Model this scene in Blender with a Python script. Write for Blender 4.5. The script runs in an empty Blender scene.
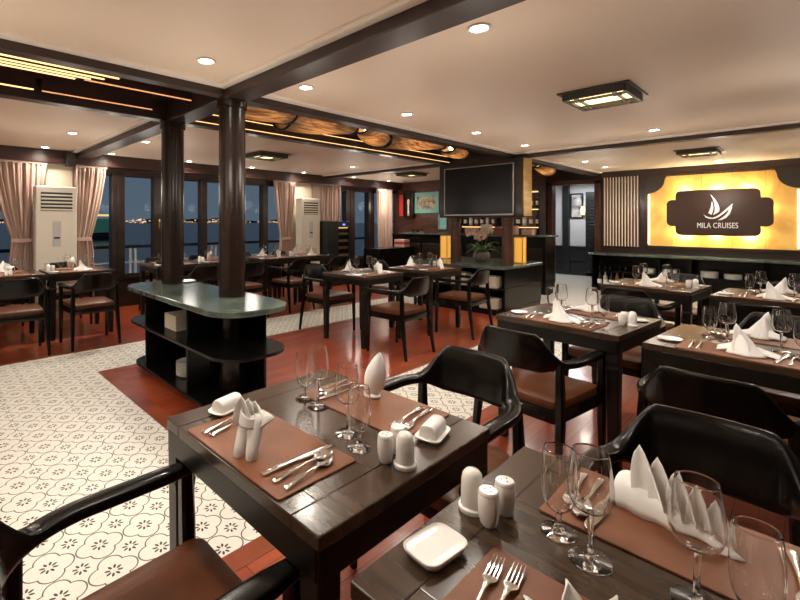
import bpy, bmesh, math, random
from mathutils import Vector, Matrix
PI = math.pi
R = math.radians
random.seed(7)
SC = bpy.context.scene
COL = SC.collection

# ------------------------------------------------------------------ camera, world, exposure
cam_d = bpy.data.cameras.new('camera')
cam = bpy.data.objects.new('camera', cam_d)
COL.objects.link(cam)
YAW = 0.831
cam.location = (0, 0, 1.35)
cam.rotation_euler = (PI / 2, 0, YAW - PI / 2)
cam_d.sensor_width = 36
cam_d.lens = 445.5 / 800 * 36
cam_d.shift_x = (400 - 325) / 800
cam_d.shift_y = -(300 - 222) / 800
cam_d.clip_start = 0.02
cam_d.clip_end = 5000
SC.camera = cam
SC.view_settings.view_transform = 'Standard'
SC.view_settings.look = 'None'
SC.view_settings.exposure = 0.12
SC.view_settings.gamma = 1.0
SC.view_settings.use_curve_mapping = False
LAMP_W = 45.0            # watts of one recessed downlight
LAMP_COL = (1.0, 0.90, 0.785)
FILL_W = 5.6             # watts of one unseen fill light added to brighten the ceiling
WARM = (1.0, 0.62, 0.26)
world = bpy.data.worlds.new('night_sky')
SC.world = world
world.use_nodes = True
wn, wl = world.node_tree.nodes, world.node_tree.links
bgn = wn['Background']
tc = wn.new('ShaderNodeTexCoord'); sx = wn.new('ShaderNodeSeparateXYZ'); cr = wn.new('ShaderNodeValToRGB')
wl.new(tc.outputs['Generated'], sx.inputs[0]); wl.new(sx.outputs['Z'], cr.inputs['Fac']); wl.new(cr.outputs['Color'], bgn.inputs['Color'])
cr.color_ramp.elements[0].position = 0.0; cr.color_ramp.elements[0].color = (0.088, 0.120, 0.155, 1)
cr.color_ramp.elements[1].position = 0.45; cr.color_ramp.elements[1].color = (0.070, 0.100, 0.138, 1)
bgn.inputs['Strength'].default_value = 1.0
try:
    SC.cycles.use_denoising = True
    SC.cycles.max_bounces = 10; SC.cycles.transparent_max_bounces = 24
    SC.cycles.glossy_bounces = 5; SC.cycles.diffuse_bounces = 8
    SC.cycles.sample_clamp_indirect = 6.0
    SC.cycles.caustics_reflective = False; SC.cycles.caustics_refractive = True; SC.cycles.transmission_bounces = 12; SC.cycles.max_bounces = 14; SC.cycles.blur_glossy = 0.5
    SC.cycles.use_light_tree = True
except Exception:
    pass

# ------------------------------------------------------------------ materials
class NT:
    """small helper for node maths"""
    def __init__(s, m):
        s.t = m.node_tree; s.n = s.t.nodes; s.l = s.t.links
    def new(s, typ, **kw):
        n = s.n.new(typ)
        for k, v in kw.items(): setattr(n, k, v)
        return n
    def m(s, op, a, b=None, c=None):
        n = s.n.new('ShaderNodeMath'); n.operation = op
        for i, v in enumerate((a, b, c)):
            if v is None: continue
            if isinstance(v, (int, float)): n.inputs[i].default_value = v
            else: s.l.new(v, n.inputs[i])
        return n.outputs[0]
    def link(s, a, b): s.l.new(a, b)

def pm(name, col, rough=0.5, metal=0.0, coat=0.0, spec=0.5, bump=0.0, bscale=60.0, var=0.0, vscale=(8, 8, 8), sheen=0.0, coat_rough=0.08):
    m = bpy.data.materials.new(name); m.use_nodes = True
    b = m.node_tree.nodes['Principled BSDF']; t = NT(m)
    b.inputs['Base Color'].default_value = (*col, 1)
    b.inputs['Roughness'].default_value = rough; b.inputs['Metallic'].default_value = metal
    b.inputs['Coat Weight'].default_value = coat; b.inputs['Coat Roughness'].default_value = coat_rough
    b.inputs['Specular IOR Level'].default_value = spec
    b.inputs['Sheen Weight'].default_value = sheen
    if var > 0 or bump > 0:
        co = t.new('ShaderNodeTexCoord'); mp = t.new('ShaderNodeMapping'); mp.inputs['Scale'].default_value = vscale
        t.link(co.outputs['Object'], mp.inputs['Vector'])
    if var > 0:
        nz = t.new('ShaderNodeTexNoise'); nz.inputs['Scale'].default_value = 1.0; nz.inputs['Detail'].default_value = 5
        t.link(mp.outputs[0], nz.inputs['Vector'])
        rp = t.new('ShaderNodeValToRGB')
        rp.color_ramp.elements[0].position = 0.3; rp.color_ramp.elements[1].position = 0.7
        rp.color_ramp.elements[0].color = (*[max(0, c * (1 - var)) for c in col], 1)
        rp.color_ramp.elements[1].color = (*[min(1, c * (1 + var)) for c in col], 1)
        t.link(nz.outputs['Fac'], rp.inputs['Fac']); t.link(rp.outputs['Color'], b.inputs['Base Color'])
    if bump > 0:
        n2 = t.new('ShaderNodeTexNoise'); n2.inputs['Scale'].default_value = bscale; n2.inputs['Detail'].default_value = 3
        t.link(co.outputs['Object'], n2.inputs['Vector'])
        bp = t.new('ShaderNodeBump'); bp.inputs['Strength'].default_value = bump; bp.inputs['Distance'].default_value = 0.004
        t.link(n2.outputs['Fac'], bp.inputs['Height']); t.link(bp.outputs[0], b.inputs['Normal'])
    return m

def em(name, col, strength):
    m = bpy.data.materials.new(name); m.use_nodes = True
    b = m.node_tree.nodes['Principled BSDF']
    b.inputs['Base Color'].default_value = (*[c * .8 for c in col], 1)
    b.inputs['Emission Color'].default_value = (*col, 1); b.inputs['Emission Strength'].default_value = strength
    return m

def thin_glass(name, tint=(1, 1, 1), edge=(.75, .75, .75), f0=0.04, power=4.0, base=0.0):
    """one-surface glass: clear when seen square on, mirror-like towards its edges"""
    m = bpy.data.materials.new(name); m.use_nodes = True
    t = NT(m); t.n.remove(t.n['Principled BSDF']); out = t.n['Material Output']
    ge = t.new('ShaderNodeNewGeometry'); dt = t.new('ShaderNodeVectorMath', operation='DOT_PRODUCT')
    t.link(ge.outputs['Incoming'], dt.inputs[0]); t.link(ge.outputs['Normal'], dt.inputs[1])
    c = t.m('SUBTRACT', 1.0, t.m('MINIMUM', t.m('ABSOLUTE', dt.outputs['Value']), 1.0))
    pw = t.m('POWER', c, power)
    f = t.m('MINIMUM', t.m('ADD', t.m('MULTIPLY', pw, 1 - f0), f0 + base), .95)
    mc = t.new('ShaderNodeMixRGB'); t.link(t.m('POWER', c, 2.0), mc.inputs[0]); mc.inputs[1].default_value = (*tint, 1); mc.inputs[2].default_value = (*edge, 1)
    tr = t.new('ShaderNodeBsdfTransparent'); t.link(mc.outputs[0], tr.inputs[0])
    gl = t.new('ShaderNodeBsdfGlossy'); gl.inputs['Roughness'].default_value = 0.03
    mx = t.new('ShaderNodeMixShader'); t.link(f, mx.inputs[0]); t.link(tr.outputs[0], mx.inputs[1]); t.link(gl.outputs[0], mx.inputs[2])
    t.link(mx.outputs[0], out.inputs[0])
    return m

def mat_bamboo():
    """thin woven bamboo skin that lets the lamp inside shine through"""
    m = bpy.data.materials.new('bamboo_skin'); m.use_nodes = True; t = NT(m); t.n.remove(t.n['Principled BSDF']); out = t.n['Material Output']
    co = t.new('ShaderNodeTexCoord'); mp = t.new('ShaderNodeMapping'); mp.inputs['Scale'].default_value = (1.2, 46, 46); t.link(co.outputs['Object'], mp.inputs['Vector'])
    nz = t.new('ShaderNodeTexNoise'); nz.inputs['Scale'].default_value = 1; nz.inputs['Detail'].default_value = 3; t.link(mp.outputs[0], nz.inputs['Vector'])
    rp = t.new('ShaderNodeValToRGB'); e = rp.color_ramp.elements; e[0].position = .35; e[0].color = (.30, .17, .09, 1); e[1].position = .62; e[1].color = (.80, .62, .42, 1)
    t.link(nz.outputs['Fac'], rp.inputs['Fac'])
    d = t.new('ShaderNodeBsdfDiffuse'); tl = t.new('ShaderNodeBsdfTranslucent'); t.link(rp.outputs[0], d.inputs[0]); t.link(rp.outputs[0], tl.inputs[0])
    mx = t.new('ShaderNodeMixShader'); mx.inputs[0].default_value = .62; t.link(d.outputs[0], mx.inputs[1]); t.link(tl.outputs[0], mx.inputs[2]); t.link(mx.outputs[0], out.inputs[0])
    return m

def mat_tile():
    m = bpy.data.materials.new('cement_tile'); m.use_nodes = True; t = NT(m); b = t.n['Principled BSDF']
    co = t.new('ShaderNodeTexCoord'); sp = t.new('ShaderNodeSeparateXYZ'); t.link(co.outputs['Object'], sp.inputs[0])
    S = 0.1843
    gx = t.m('DIVIDE', t.m('SUBTRACT', sp.outputs[0], 0.7445), S); gy = t.m('DIVIDE', t.m('SUBTRACT', sp.outputs[1], 2.0115), S)
    def cell(off):
        x = t.m('SUBTRACT', t.m('FRACT', t.m('ADD', gx, 0.5 + off)), 0.5); y = t.m('SUBTRACT', t.m('FRACT', t.m('ADD', gy, 0.5 + off)), 0.5)
        return x, y
    def length(x, y): return t.m('SQRT', t.m('ADD', t.m('MULTIPLY', x, x), t.m('MULTIPLY', y, y)))
    def flower(x, y, k):
        r = length(x, y); a = t.m('ADD', t.m('ARCTAN2', y, x), PI)
        a = t.m('SUBTRACT', t.m('MULTIPLY', t.m('FRACT', t.m('DIVIDE', a, PI / 4)), PI / 4), PI / 8)
        e1 = t.m('DIVIDE', t.m('SUBTRACT', r, 0.125 * k), 0.058 * k); e2 = t.m('DIVIDE', t.m('MULTIPLY', r, a), 0.027 * k)
        d = t.m('ADD', t.m('MULTIPLY', e1, e1), t.m('MULTIPLY', e2, e2))
        return t.m('LESS_THAN', d, 1.0)
    x, y = cell(0); ax = t.m('ABSOLUTE', x); ay = t.m('ABSOLUTE', y)
    d1 = length(t.m('SUBTRACT', ax, 0.235), ay); d2 = length(ax, t.m('SUBTRACT', ay, 0.235))
    d = t.m('SUBTRACT', t.m('MINIMUM', d1, d2), 0.245)
    line = t.m('LESS_THAN', t.m('ABSOLUTE', d), 0.0150)
    f1 = flower(x, y, 1.0)
    x2, y2 = cell(0.5); f2 = flower(x2, y2, 0.95)
    mask = t.m('MAXIMUM', t.m('MULTIPLY', line, .92), t.m('MAXIMUM', f1, f2))
    # grout joints of the square tiles
    jx = t.m('ABSOLUTE', t.m('SUBTRACT', t.m('FRACT', t.m('ADD', gx, 0.0)), 0.5)); jy = t.m('ABSOLUTE', t.m('SUBTRACT', t.m('FRACT', t.m('ADD', gy, 0.0)), 0.5))
    j = t.m('GREATER_THAN', t.m('MAXIMUM', jx, jy), 0.4945)
    nz = t.new('ShaderNodeTexNoise'); nz.inputs['Scale'].default_value = 3.0; t.link(co.outputs['Object'], nz.inputs['Vector'])
    rp = t.new('ShaderNodeValToRGB'); rp.color_ramp.elements[0].color = (0.64, 0.61, 0.54, 1); rp.color_ramp.elements[1].color = (0.78, 0.75, 0.68, 1)
    t.link(nz.outputs['Fac'], rp.inputs['Fac'])
    mj = t.new('ShaderNodeMixRGB'); t.link(t.m('MULTIPLY', j, .35), mj.inputs[0]); t.link(rp.outputs[0], mj.inputs[1]); mj.inputs[2].default_value = (0.38, 0.33, 0.26, 1)
    mx = t.new('ShaderNodeMixRGB'); t.link(mask, mx.inputs[0]); t.link(mj.outputs[0], mx.inputs[1]); mx.inputs[2].default_value = (0.040, 0.033, 0.028, 1)
    t.link(mx.outputs[0], b.inputs['Base Color']); b.inputs['Roughness'].default_value = 0.32; b.inputs['Specular IOR Level'].default_value = 0.35
    return m

def mat_planks():
    m = bpy.data.materials.new('red_timber_planks'); m.use_nodes = True; t = NT(m); b = t.n['Principled BSDF']
    co = t.new('ShaderNodeTexCoord')
    br = t.new('ShaderNodeTexBrick'); br.offset = 0.37; br.inputs['Scale'].default_value = 1.0
    br.inputs['Brick Width'].default_value = 0.95; br.inputs['Row Height'].default_value = 0.085; br.inputs['Mortar Size'].default_value = 0.0022
    br.inputs['Mortar Smooth'].default_value = 0.4
    br.inputs['Color1'].default_value = (0.26, 0.036, 0.011, 1); br.inputs['Color2'].default_value = (0.40, 0.080, 0.028, 1); br.inputs['Mortar'].default_value = (0.035, 0.008, 0.004, 1)
    t.link(co.outputs['Object'], br.inputs['Vector'])
    mp = t.new('ShaderNodeMapping'); mp.inputs['Scale'].default_value = (3, 45, 10); t.link(co.outputs['Object'], mp.inputs['Vector'])
    nz = t.new('ShaderNodeTexNoise'); nz.inputs['Scale'].default_value = 1.0; nz.inputs['Detail'].default_value = 6; t.link(mp.outputs[0], nz.inputs['Vector'])
    mu = t.new('ShaderNodeMixRGB'); mu.blend_type = 'MULTIPLY'; mu.inputs[0].default_value = 0.55
    rp = t.new('ShaderNodeValToRGB'); rp.color_ramp.elements[0].position = .3; rp.color_ramp.elements[0].color = (0.45, 0.42, 0.4, 1); rp.color_ramp.elements[1].position = .7
    t.link(nz.outputs['Fac'], rp.inputs['Fac']); t.link(br.outputs['Color'], mu.inputs[1]); t.link(rp.outputs[0], mu.inputs[2]); t.link(mu.outputs[0], b.inputs['Base Color'])
    b.inputs['Roughness'].default_value = 0.28; b.inputs['Coat Weight'].default_value = 0.5; b.inputs['Coat Roughness'].default_value = 0.12
    n2 = t.new('ShaderNodeTexNoise'); n2.inputs['Scale'].default_value = 5.0; t.link(co.outputs['Object'], n2.inputs['Vector'])
    bp = t.new('ShaderNodeBump'); bp.inputs['Strength'].default_value = 0.06; bp.inputs['Distance'].default_value = 0.02
    t.link(n2.outputs['Fac'], bp.inputs['Height']); t.link(bp.outputs[0], b.inputs['Normal']); t.link(bp.outputs[0], b.inputs['Coat Normal'])
    return m

def mat_marble():
    m = bpy.data.materials.new('green_marble'); m.use_nodes = True; t = NT(m); b = t.n['Principled BSDF']
    co = t.new('ShaderNodeTexCoord')
    nz = t.new('ShaderNodeTexNoise'); nz.inputs['Scale'].default_value = 5; nz.inputs['Detail'].default_value = 9; nz.inputs['Distortion'].default_value = 1.2
    t.link(co.outputs['Object'], nz.inputs['Vector'])
    rp = t.new('ShaderNodeValToRGB'); e = rp.color_ramp.elements
    e[0].position = .3; e[0].color = (0.030, 0.043, 0.036, 1); e[1].position = .72; e[1].color = (0.115, 0.150, 0.122, 1)
    k = e.new(.52); k.color = (0.070, 0.094, 0.080, 1)
    t.link(nz.outputs['Fac'], rp.inputs['Fac']); t.link(rp.outputs[0], b.inputs['Base Color']); b.inputs['Roughness'].default_value = 0.18
    return m

def mat_onyx():
    """backlit onyx sheet: glows, with soft veins of its own"""
    m = bpy.data.materials.new('backlit_onyx'); m.use_nodes = True; t = NT(m); b = t.n['Principled BSDF']
    co = t.new('ShaderNodeTexCoord'); nz = t.new('ShaderNodeTexNoise'); nz.inputs['Scale'].default_value = 2.2; nz.inputs['Detail'].default_value = 6; nz.inputs['Distortion'].default_value = .8
    t.link(co.outputs['Object'], nz.inputs['Vector'])
    rp = t.new('ShaderNodeValToRGB'); e = rp.color_ramp.elements
    e[0].position = .32; e[0].color = (0.66, 0.33, 0.060, 1); e[1].position = .68; e[1].color = (0.95, 0.62, 0.17, 1)
    t.link(nz.outputs['Fac'], rp.inputs['Fac']); t.link(rp.outputs[0], b.inputs['Base Color']); t.link(rp.outputs[0], b.inputs['Emission Color'])
    b.inputs['Emission Strength'].default_value = 0.17; b.inputs['Roughness'].default_value = 0.35
    return m

M = {}
M['ceiling'] = pm('ceiling_paint', (0.745, 0.615, 0.485), 0.55)
M['white_trim'] = pm('white_moulding', (0.80, 0.73, 0.64), 0.5)
M['planks'] = mat_planks(); M['tile'] = mat_tile(); M['marble'] = mat_marble(); M['onyx'] = mat_onyx()
M['border'] = pm('red_border_board', (0.24, 0.055, 0.022), 0.28, coat=.5, var=.35, vscale=(4, 4, 4))
M['mahogany'] = pm('mahogany', (0.028, 0.009, 0.006), 0.36, coat=.15, var=.45, vscale=(3, 3, 14))
M['redwood'] = pm('red_brown_wood', (0.070, 0.024, 0.013), 0.34, coat=.2, var=.4, vscale=(3, 3, 14))
M['darkwood'] = pm('espresso_wood', (0.016, 0.009, 0.006), 0.34, spec=.35, coat=.1, var=.4, vscale=(3, 3, 14))
M['column'] = pm('column_wood', (0.014, 0.007, 0.005), 0.26, spec=.35, coat=.05, var=.4, vscale=(9, 9, 2))
M['beam'] = pm('beam_wood', (0.026, 0.012, 0.008), 0.40, coat=.1, var=.3, vscale=(5, 5, 5))
M['tabletop'] = pm('table_wood', (0.046, 0.026, 0.014), 0.25, spec=.4, coat=.2, coat_rough=.12, var=.35, vscale=(40, 4, 20))
M['tablewood'] = pm('table_leg_wood', (0.0065, 0.0045, 0.0032), 0.34, spec=.28, coat=.03, var=.4, vscale=(20, 20, 4))
M['chair'] = pm('black_lacquer', (0.0045, 0.0036, 0.003), 0.22, coat=.06, coat_rough=.05, spec=.26)
M['leather'] = pm('brown_leather', (0.098, 0.031, 0.011), 0.38, spec=.3, bump=.12, bscale=220, var=.25, vscale=(14, 14, 14))
M['mat'] = pm('placemat_leather', (0.185, 0.068, 0.029), 0.44, spec=.3, bump=.1, bscale=300, var=.2, vscale=(7, 7, 7))
M['china'] = pm('white_china', (0.86, 0.84, 0.80), 0.18, coat=.4)
M['linen'] = pm('white_linen', (0.87, 0.86, 0.83), 0.85, sheen=.2, bump=.12, bscale=160)
M['paper'] = pm('folded_cream_cloth', (0.62, 0.56, 0.45), 0.85)
M['steel'] = pm('polished_steel', (0.72, 0.70, 0.67), 0.16, metal=1)
M['brass'] = pm('brass', (0.62, 0.40, 0.14), 0.28, metal=1)
M['copper'] = pm('copper_strip', (0.70, 0.33, 0.14), 0.3, metal=1)
def real_glass(name, col=(1, 1, 1), ior=1.45):
    m = pm(name, col, 0.0); b = m.node_tree.nodes['Principled BSDF']; b.inputs['Transmission Weight'].default_value = 1.0; b.inputs['IOR'].default_value = ior
    return m
M['glass'] = real_glass('clear_wine_glass')
M['glass_solid'] = real_glass('clear_glass_stem')
M['pane'] = thin_glass('window_pane', (0.93, 0.96, 0.98), (.9, .92, .95), .004, 5.5)
M['smoked'] = thin_glass('smoked_cooler_glass', (0.80, 0.80, 0.80), (.5, .5, .5), .04, 5)
M['black'] = pm('black_satin', (0.008, 0.008, 0.008), 0.35)
M['blackwood'] = pm('black_cabinet', (0.005, 0.0042, 0.0038), 0.25, spec=.2)
M['screen'] = pm('tv_screen', (0.009, 0.009, 0.010), 0.20, spec=.22)
M['silver'] = pm('silver_bezel', (0.42, 0.41, 0.40), 0.35, metal=.8)
M['ac'] = pm('ivory_plastic', (0.58, 0.54, 0.45), 0.4)
M['ac2'] = pm('beige_plastic', (0.44, 0.38, 0.28), 0.45)
M['cream_wall'] = pm('cream_wall', (0.62, 0.54, 0.40), 0.6)
M['grey_plastic'] = pm('grey_plastic', (0.40, 0.40, 0.39), 0.4)
M['curtain'] = pm('pink_taupe_curtain', (0.40, 0.275, 0.215), 0.62, sheen=.3)
M['slat'] = pm('cream_slat', (0.82, 0.68, 0.50), 0.45)
M['plaque'] = pm('plaque_brown', (0.040, 0.017, 0.010), 0.45)
M['corner'] = pm('olive_black_panel', (0.030, 0.024, 0.015), 0.4)
M['letter'] = pm('white_letter', (0.85, 0.84, 0.82), 0.4)
M['white_metal'] = pm('white_railing_paint', (0.62, 0.62, 0.60), 0.4)
M['led_white'] = em('downlight_lens', (1.0, 0.93, 0.82), 26)
M['led_warm'] = em('warm_led', (1.0, 0.60, 0.25), 2.0)
M['trap_led'] = em('lamp_in_basket', (1.0, 0.74, 0.44), 17)
M['led_sign'] = em('sign_edge_led', (1.0, 0.78, 0.40), 5)
M['led_dim'] = em('dim_warm_led', (1.0, 0.45, 0.18), .75)
M['lamp_lens'] = em('lamp_lens', (1.0, 0.74, 0.36), 3.0)
M['lamp_amber'] = em('amber_lamp_shade', (1.0, 0.50, 0.085), 0.55)
M['bamboo'] = mat_bamboo()
M['leaf'] = pm('orchid_leaf', (0.085, 0.20, 0.035), 0.4, var=.3)
M['petal'] = pm('orchid_petal', (0.90, 0.60, 0.48), 0.6, var=.2, vscale=(30, 30, 30))
M['pot'] = pm('grey_pot', (0.13, 0.11, 0.095), 0.5, var=.3, vscale=(20, 20, 20))
M['corr_wall'] = pm('corridor_white', (0.62, 0.62, 0.63), 0.5)
M['corr_dark'] = pm('corridor_dark_panel', (0.020, 0.024, 0.024), 0.3)
M['red'] = pm('red_print', (0.55, 0.035, 0.02), 0.5)
M['teal'] = pm('teal_frame', (0.17, 0.40, 0.35), 0.5)
M['blue_card'] = pm('pale_blue_card', (0.24, 0.48, 0.52), 0.5)
M['picture'] = pm('sepia_picture', (0.30, 0.25, 0.15), 0.5, var=.9, vscale=(9, 9, 9))
M['ink'] = pm('ink_picture', (0.50, 0.50, 0.48), 0.5, var=.9, vscale=(5, 5, 5))
M['bottle_dark'] = pm('dark_bottle', (0.015, 0.022, 0.012), 0.12)
M['bottle_amber'] = pm('amber_bottle', (0.30, 0.10, 0.02), 0.12)
M['bottle_clear'] = pm('pale_bottle', (0.55, 0.50, 0.42), 0.15)
M['boxpink'] = pm('pink_carton', (0.50, 0.28, 0.22), 0.6)
M['boxred'] = pm('maroon_carton', (0.25, 0.03, 0.03), 0.6)
M['sea'] = pm('night_sea', (0.10, 0.13, 0.17), 0.30, bump=.12, bscale=.25)
M['hill'] = pm('far_shore', (0.012, 0.020, 0.030), 0.9)
M['shore'] = em('shore_light', (1.0, 0.62, 0.34), 1.0)
M['ship_green'] = em('green_ship_light', (0.03, 0.12, 0.09), .4)
M['ship_warm'] = em('warm_ship_light', (1.0, 0.72, 0.25), .9)
M['blue_led'] = em('blue_display', (0.1, 0.15, 1.0), 3.0)
M['wineshelf'] = pm('cooler_shelf_wood', (0.36, 0.26, 0.14), 0.5)

# ------------------------------------------------------------------ geometry helpers
def box(bm, x0, x1, y0, y1, z0, z1, bev=0.0, seg=2, mi=0, mtx=None):
    b = bmesh.new()
    bmesh.ops.create_cube(b, size=1)
    for v in b.verts:
        v.co = Vector(((x0 + x1) / 2 + v.co.x * (x1 - x0), (y0 + y1) / 2 + v.co.y * (y1 - y0), (z0 + z1) / 2 + v.co.z * (z1 - z0)))
    if bev > 0:
        bmesh.ops.bevel(b, geom=list(b.edges), offset=bev, segments=seg, affect='EDGES', profile=0.5)
    if mtx is not None: bmesh.ops.transform(b, matrix=mtx, verts=b.verts)
    for f in b.faces: f.material_index = mi
    join(bm, b)
    return bm

def join(bm, b):
    me = bpy.data.meshes.new('t'); b.to_mesh(me); b.free(); bm.from_mesh(me); bpy.data.meshes.remove(me)

def loft(bm, rings, closed=True, cap=True, mi=0):
    """rings: lists of equal length of points"""
    vs = [[bm.verts.new(Vector(p)) for p in r] for r in rings]
    n = len(vs[0])
    for a, b in zip(vs, vs[1:]):
        for i in range(n if closed else n - 1):
            j = (i + 1) % n
            try: f = bm.faces.new((a[i], a[j], b[j], b[i])); f.material_index = mi; f.smooth = True
            except ValueError: pass
    if cap and closed:
        for r, rev in ((vs[0], True), (vs[-1], False)):
            try: f = bm.faces.new(list(reversed(r)) if rev else r); f.material_index = mi
            except ValueError: pass
    return bm

def lathe(bm, prof, n=32, c=(0, 0, 0), mi=0, cap=True, arc=(0, 2 * PI)):
    rings = []
    for r, z in prof:
        rings.append([(c[0] + r * math.cos(2 * PI * i / n), c[1] + r * math.sin(2 * PI * i / n), c[2] + z) for i in range(n)])
    return loft(bm, rings, True, cap, mi)

def tube(bm, pts, rad, n=8, mi=0):
    pts = [Vector(p) for p in pts]; rings = []
    up = Vector((0, 0, 1))
    for i, p in enumerate(pts):
        d = (pts[min(i + 1, len(pts) - 1)] - pts[max(i - 1, 0)]).normalized()
        a = d.cross(up)
        if a.length < 1e-3: a = d.cross(Vector((1, 0, 0)))
        a.normalize(); b = d.cross(a).normalized()
        r = rad[i] if isinstance(rad, (list, tuple)) else rad
        rings.append([p + (a * math.cos(2 * PI * k / n) + b * math.sin(2 * PI * k / n)) * r for k in range(n)])
    return loft(bm, rings, True, True, mi)

def prism(bm, pts2, z0, z1, bev=0.0, plane='XY', mi=0):
    """polygon extruded; plane XY -> along z; YZ -> along x (z0,z1 are x values)"""
    b = bmesh.new()
    mk = (lambda p, h: (p[0], p[1], h)) if plane == 'XY' else (lambda p, h: (h, p[0], p[1]))
    lo = [b.verts.new(mk(p, z0)) for p in pts2]; hi = [b.verts.new(mk(p, z1)) for p in pts2]
    b.faces.new(list(reversed(lo))); b.faces.new(hi)
    n = len(lo)
    for i in range(n):
        b.faces.new((lo[i], lo[(i + 1) % n], hi[(i + 1) % n], hi[i]))
    bmesh.ops.recalc_face_normals(b, faces=b.faces)
    if bev > 0:
        es = [e for e in b.edges if len(e.link_faces) == 2 and any(len(f.verts) > 4 for f in e.link_faces)]
        bmesh.ops.bevel(b, geom=es, offset=bev, segments=2, affect='EDGES', profile=.5)
    for f in b.faces: f.material_index = mi
    join(bm, b); return bm

def rrect(x0, x1, y0, y1, r, n=8):
    out = []
    for cx, cy, a0 in ((x1 - r, y1 - r, 0), (x0 + r, y1 - r, PI / 2), (x0 + r, y0 + r, PI), (x1 - r, y0 + r, 1.5 * PI)):
        for k in range(n + 1):
            a = a0 + PI / 2 * k / n; out.append((cx + r * math.cos(a), cy + r * math.sin(a)))
    return out

def sheet(bm, P, th=0.003, mi=0):
    """thick sheet from a grid of points"""
    P = [[Vector(p) for p in r] for r in P]; nu, nv = len(P), len(P[0])
    N = [[None] * nv for _ in range(nu)]
    for i in range(nu):
        for j in range(nv):
            du = P[min(i + 1, nu - 1)][j] - P[max(i - 1, 0)][j]; dv = P[i][min(j + 1, nv - 1)] - P[i][max(j - 1, 0)]
            n = du.cross(dv)
            N[i][j] = n.normalized() if n.length > 1e-12 else Vector((0, 0, 1))
    A = [[bm.verts.new(P[i][j] + N[i][j] * th / 2) for j in range(nv)] for i in range(nu)]
    B = [[bm.verts.new(P[i][j] - N[i][j] * th / 2) for j in range(nv)] for i in range(nu)]
    def q(*v):
        try: f = bm.faces.new(v); f.smooth = True; f.material_index = mi
        except ValueError: pass
    for i in range(nu - 1):
        for j in range(nv - 1):
            q(A[i][j], A[i + 1][j], A[i + 1][j + 1], A[i][j + 1]); q(B[i][j], B[i][j + 1], B[i + 1][j + 1], B[i + 1][j])
    for i in range(nu - 1):
        q(A[i][0], B[i][0], B[i + 1][0], A[i + 1][0]); q(A[i][-1], A[i + 1][-1], B[i + 1][-1], B[i][-1])
    for j in range(nv - 1):
        q(A[0][j], A[0][j + 1], B[0][j + 1], B[0][j]); q(A[-1][j], B[-1][j], B[-1][j + 1], A[-1][j + 1])
    return bm

def obj(name, bm, mat, parent=None, smooth=None, loc=None, recalc=True):
    me = bpy.data.meshes.new(name)
    if recalc: bmesh.ops.recalc_face_normals(bm, faces=bm.faces)
    bm.to_mesh(me); bm.free()
    for mm in (mat if isinstance(mat, (list, tuple)) else [mat]): me.materials.append(mm)
    if smooth is True:
        for p in me.polygons: p.use_smooth = True
    elif smooth is False:
        for p in me.polygons: p.use_smooth = False
    if smooth == 'auto':
        for p in me.polygons: p.use_smooth = True
        try: me.set_sharp_from_angle(angle=R(35))
        except Exception: pass
    o = bpy.data.objects.new(name, me); COL.objects.link(o)
    if parent is not None: o.parent = parent
    if loc: o.location = loc
    return o
def NB(): return bmesh.new()
def bxo(name, dims, mat, parent=None, bev=0.0):
    return obj(name, box(NB(), *dims, bev=bev), mat, parent)

def tag(o, label, cat, group=None, kind=None):
    o['label'] = label; o['category'] = cat
    if group: o['group'] = group
    if kind: o['kind'] = kind
    return o
def thing(name, label, cat, loc=(0, 0, 0), rz=0.0, group=None):
    o = bpy.data.objects.new(name, None); COL.objects.link(o); o.empty_display_size = .05
    o.location = loc; o.rotation_euler = (0, 0, rz)
    return tag(o, label, cat, group)
def struct(name, bm, mat, parent=None, smooth=None):
    o = obj(name, bm, mat, parent, smooth)
    if parent is None: o['kind'] = 'structure'
    return o
def dup(root, loc, rz, label, group=None):
    r = root.copy(); COL.objects.link(r); r.location = loc; r.rotation_euler = (0, 0, rz); r['label'] = label
    if group: r['group'] = group
    for ch in list(root.children):
        c = ch.copy(); COL.objects.link(c); c.parent = r
        for g in list(ch.children):
            d = g.copy(); COL.objects.link(d); d.parent = c
    return r
class Kind:
    """first use keeps the prototype, later uses copy it"""
    def __init__(s, root): s.root = root; s.used = False
    def put(s, loc, rz, label, group=None):
        if not s.used:
            s.used = True; o = s.root; o.location = loc; o.rotation_euler = (0, 0, rz); o['label'] = label
            if group: o['group'] = group
            return o
        return dup(s.root, loc, rz, label, group)

# ------------------------------------------------------------------ room shell
CZ = 2.37                                   # ceiling height
X0, X1, Y0, Y1 = -2.6, 10.4, -0.45, 7.45    # inside of the saloon
# floor: tile aisles with timber islands let into them (one slab, two materials)
xs = [X0 - .2, 1.09, 1.19, 6.95, 12.6]; ys = [Y0 - .2, 1.60, 2.47, 4.34, 5.14, Y1 + .2]
def floor_kind(x, y):
    if y > 5.14: return 0
    if y < 1.60: return 0 if (x > 1.09 or y < 1.60) and x < 6.95 else 1
    if 2.47 < y < 4.34 and 1.19 < x < 6.95: return 0
    return 1
fb = NB()
for i in range(len(xs) - 1):
    for j in range(len(ys) - 1):
        k = floor_kind((xs[i] + xs[i + 1]) / 2, (ys[j] + ys[j + 1]) / 2)
        if k == 0 and ys[j] < 1.5 and xs[i] < 0.5: pass
        box(fb, xs[i], xs[i + 1], ys[j], ys[j + 1], -.10, 0, mi=k)
struct('floor', fb, [M['planks'], M['tile']])
def border(n, x0, x1, y0, y1):
    b = NB(); box(b, x0, x1, y0, y1, -.03, .0035, bev=.002); struct('trim_%d' % n, b, M['border'])
border(1, 1.19, 1.30, 2.47, 4.34); border(2, 1.30, 6.95, 4.23, 4.34); border(3, 1.30, 6.95, 2.47, 2.58)
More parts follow.
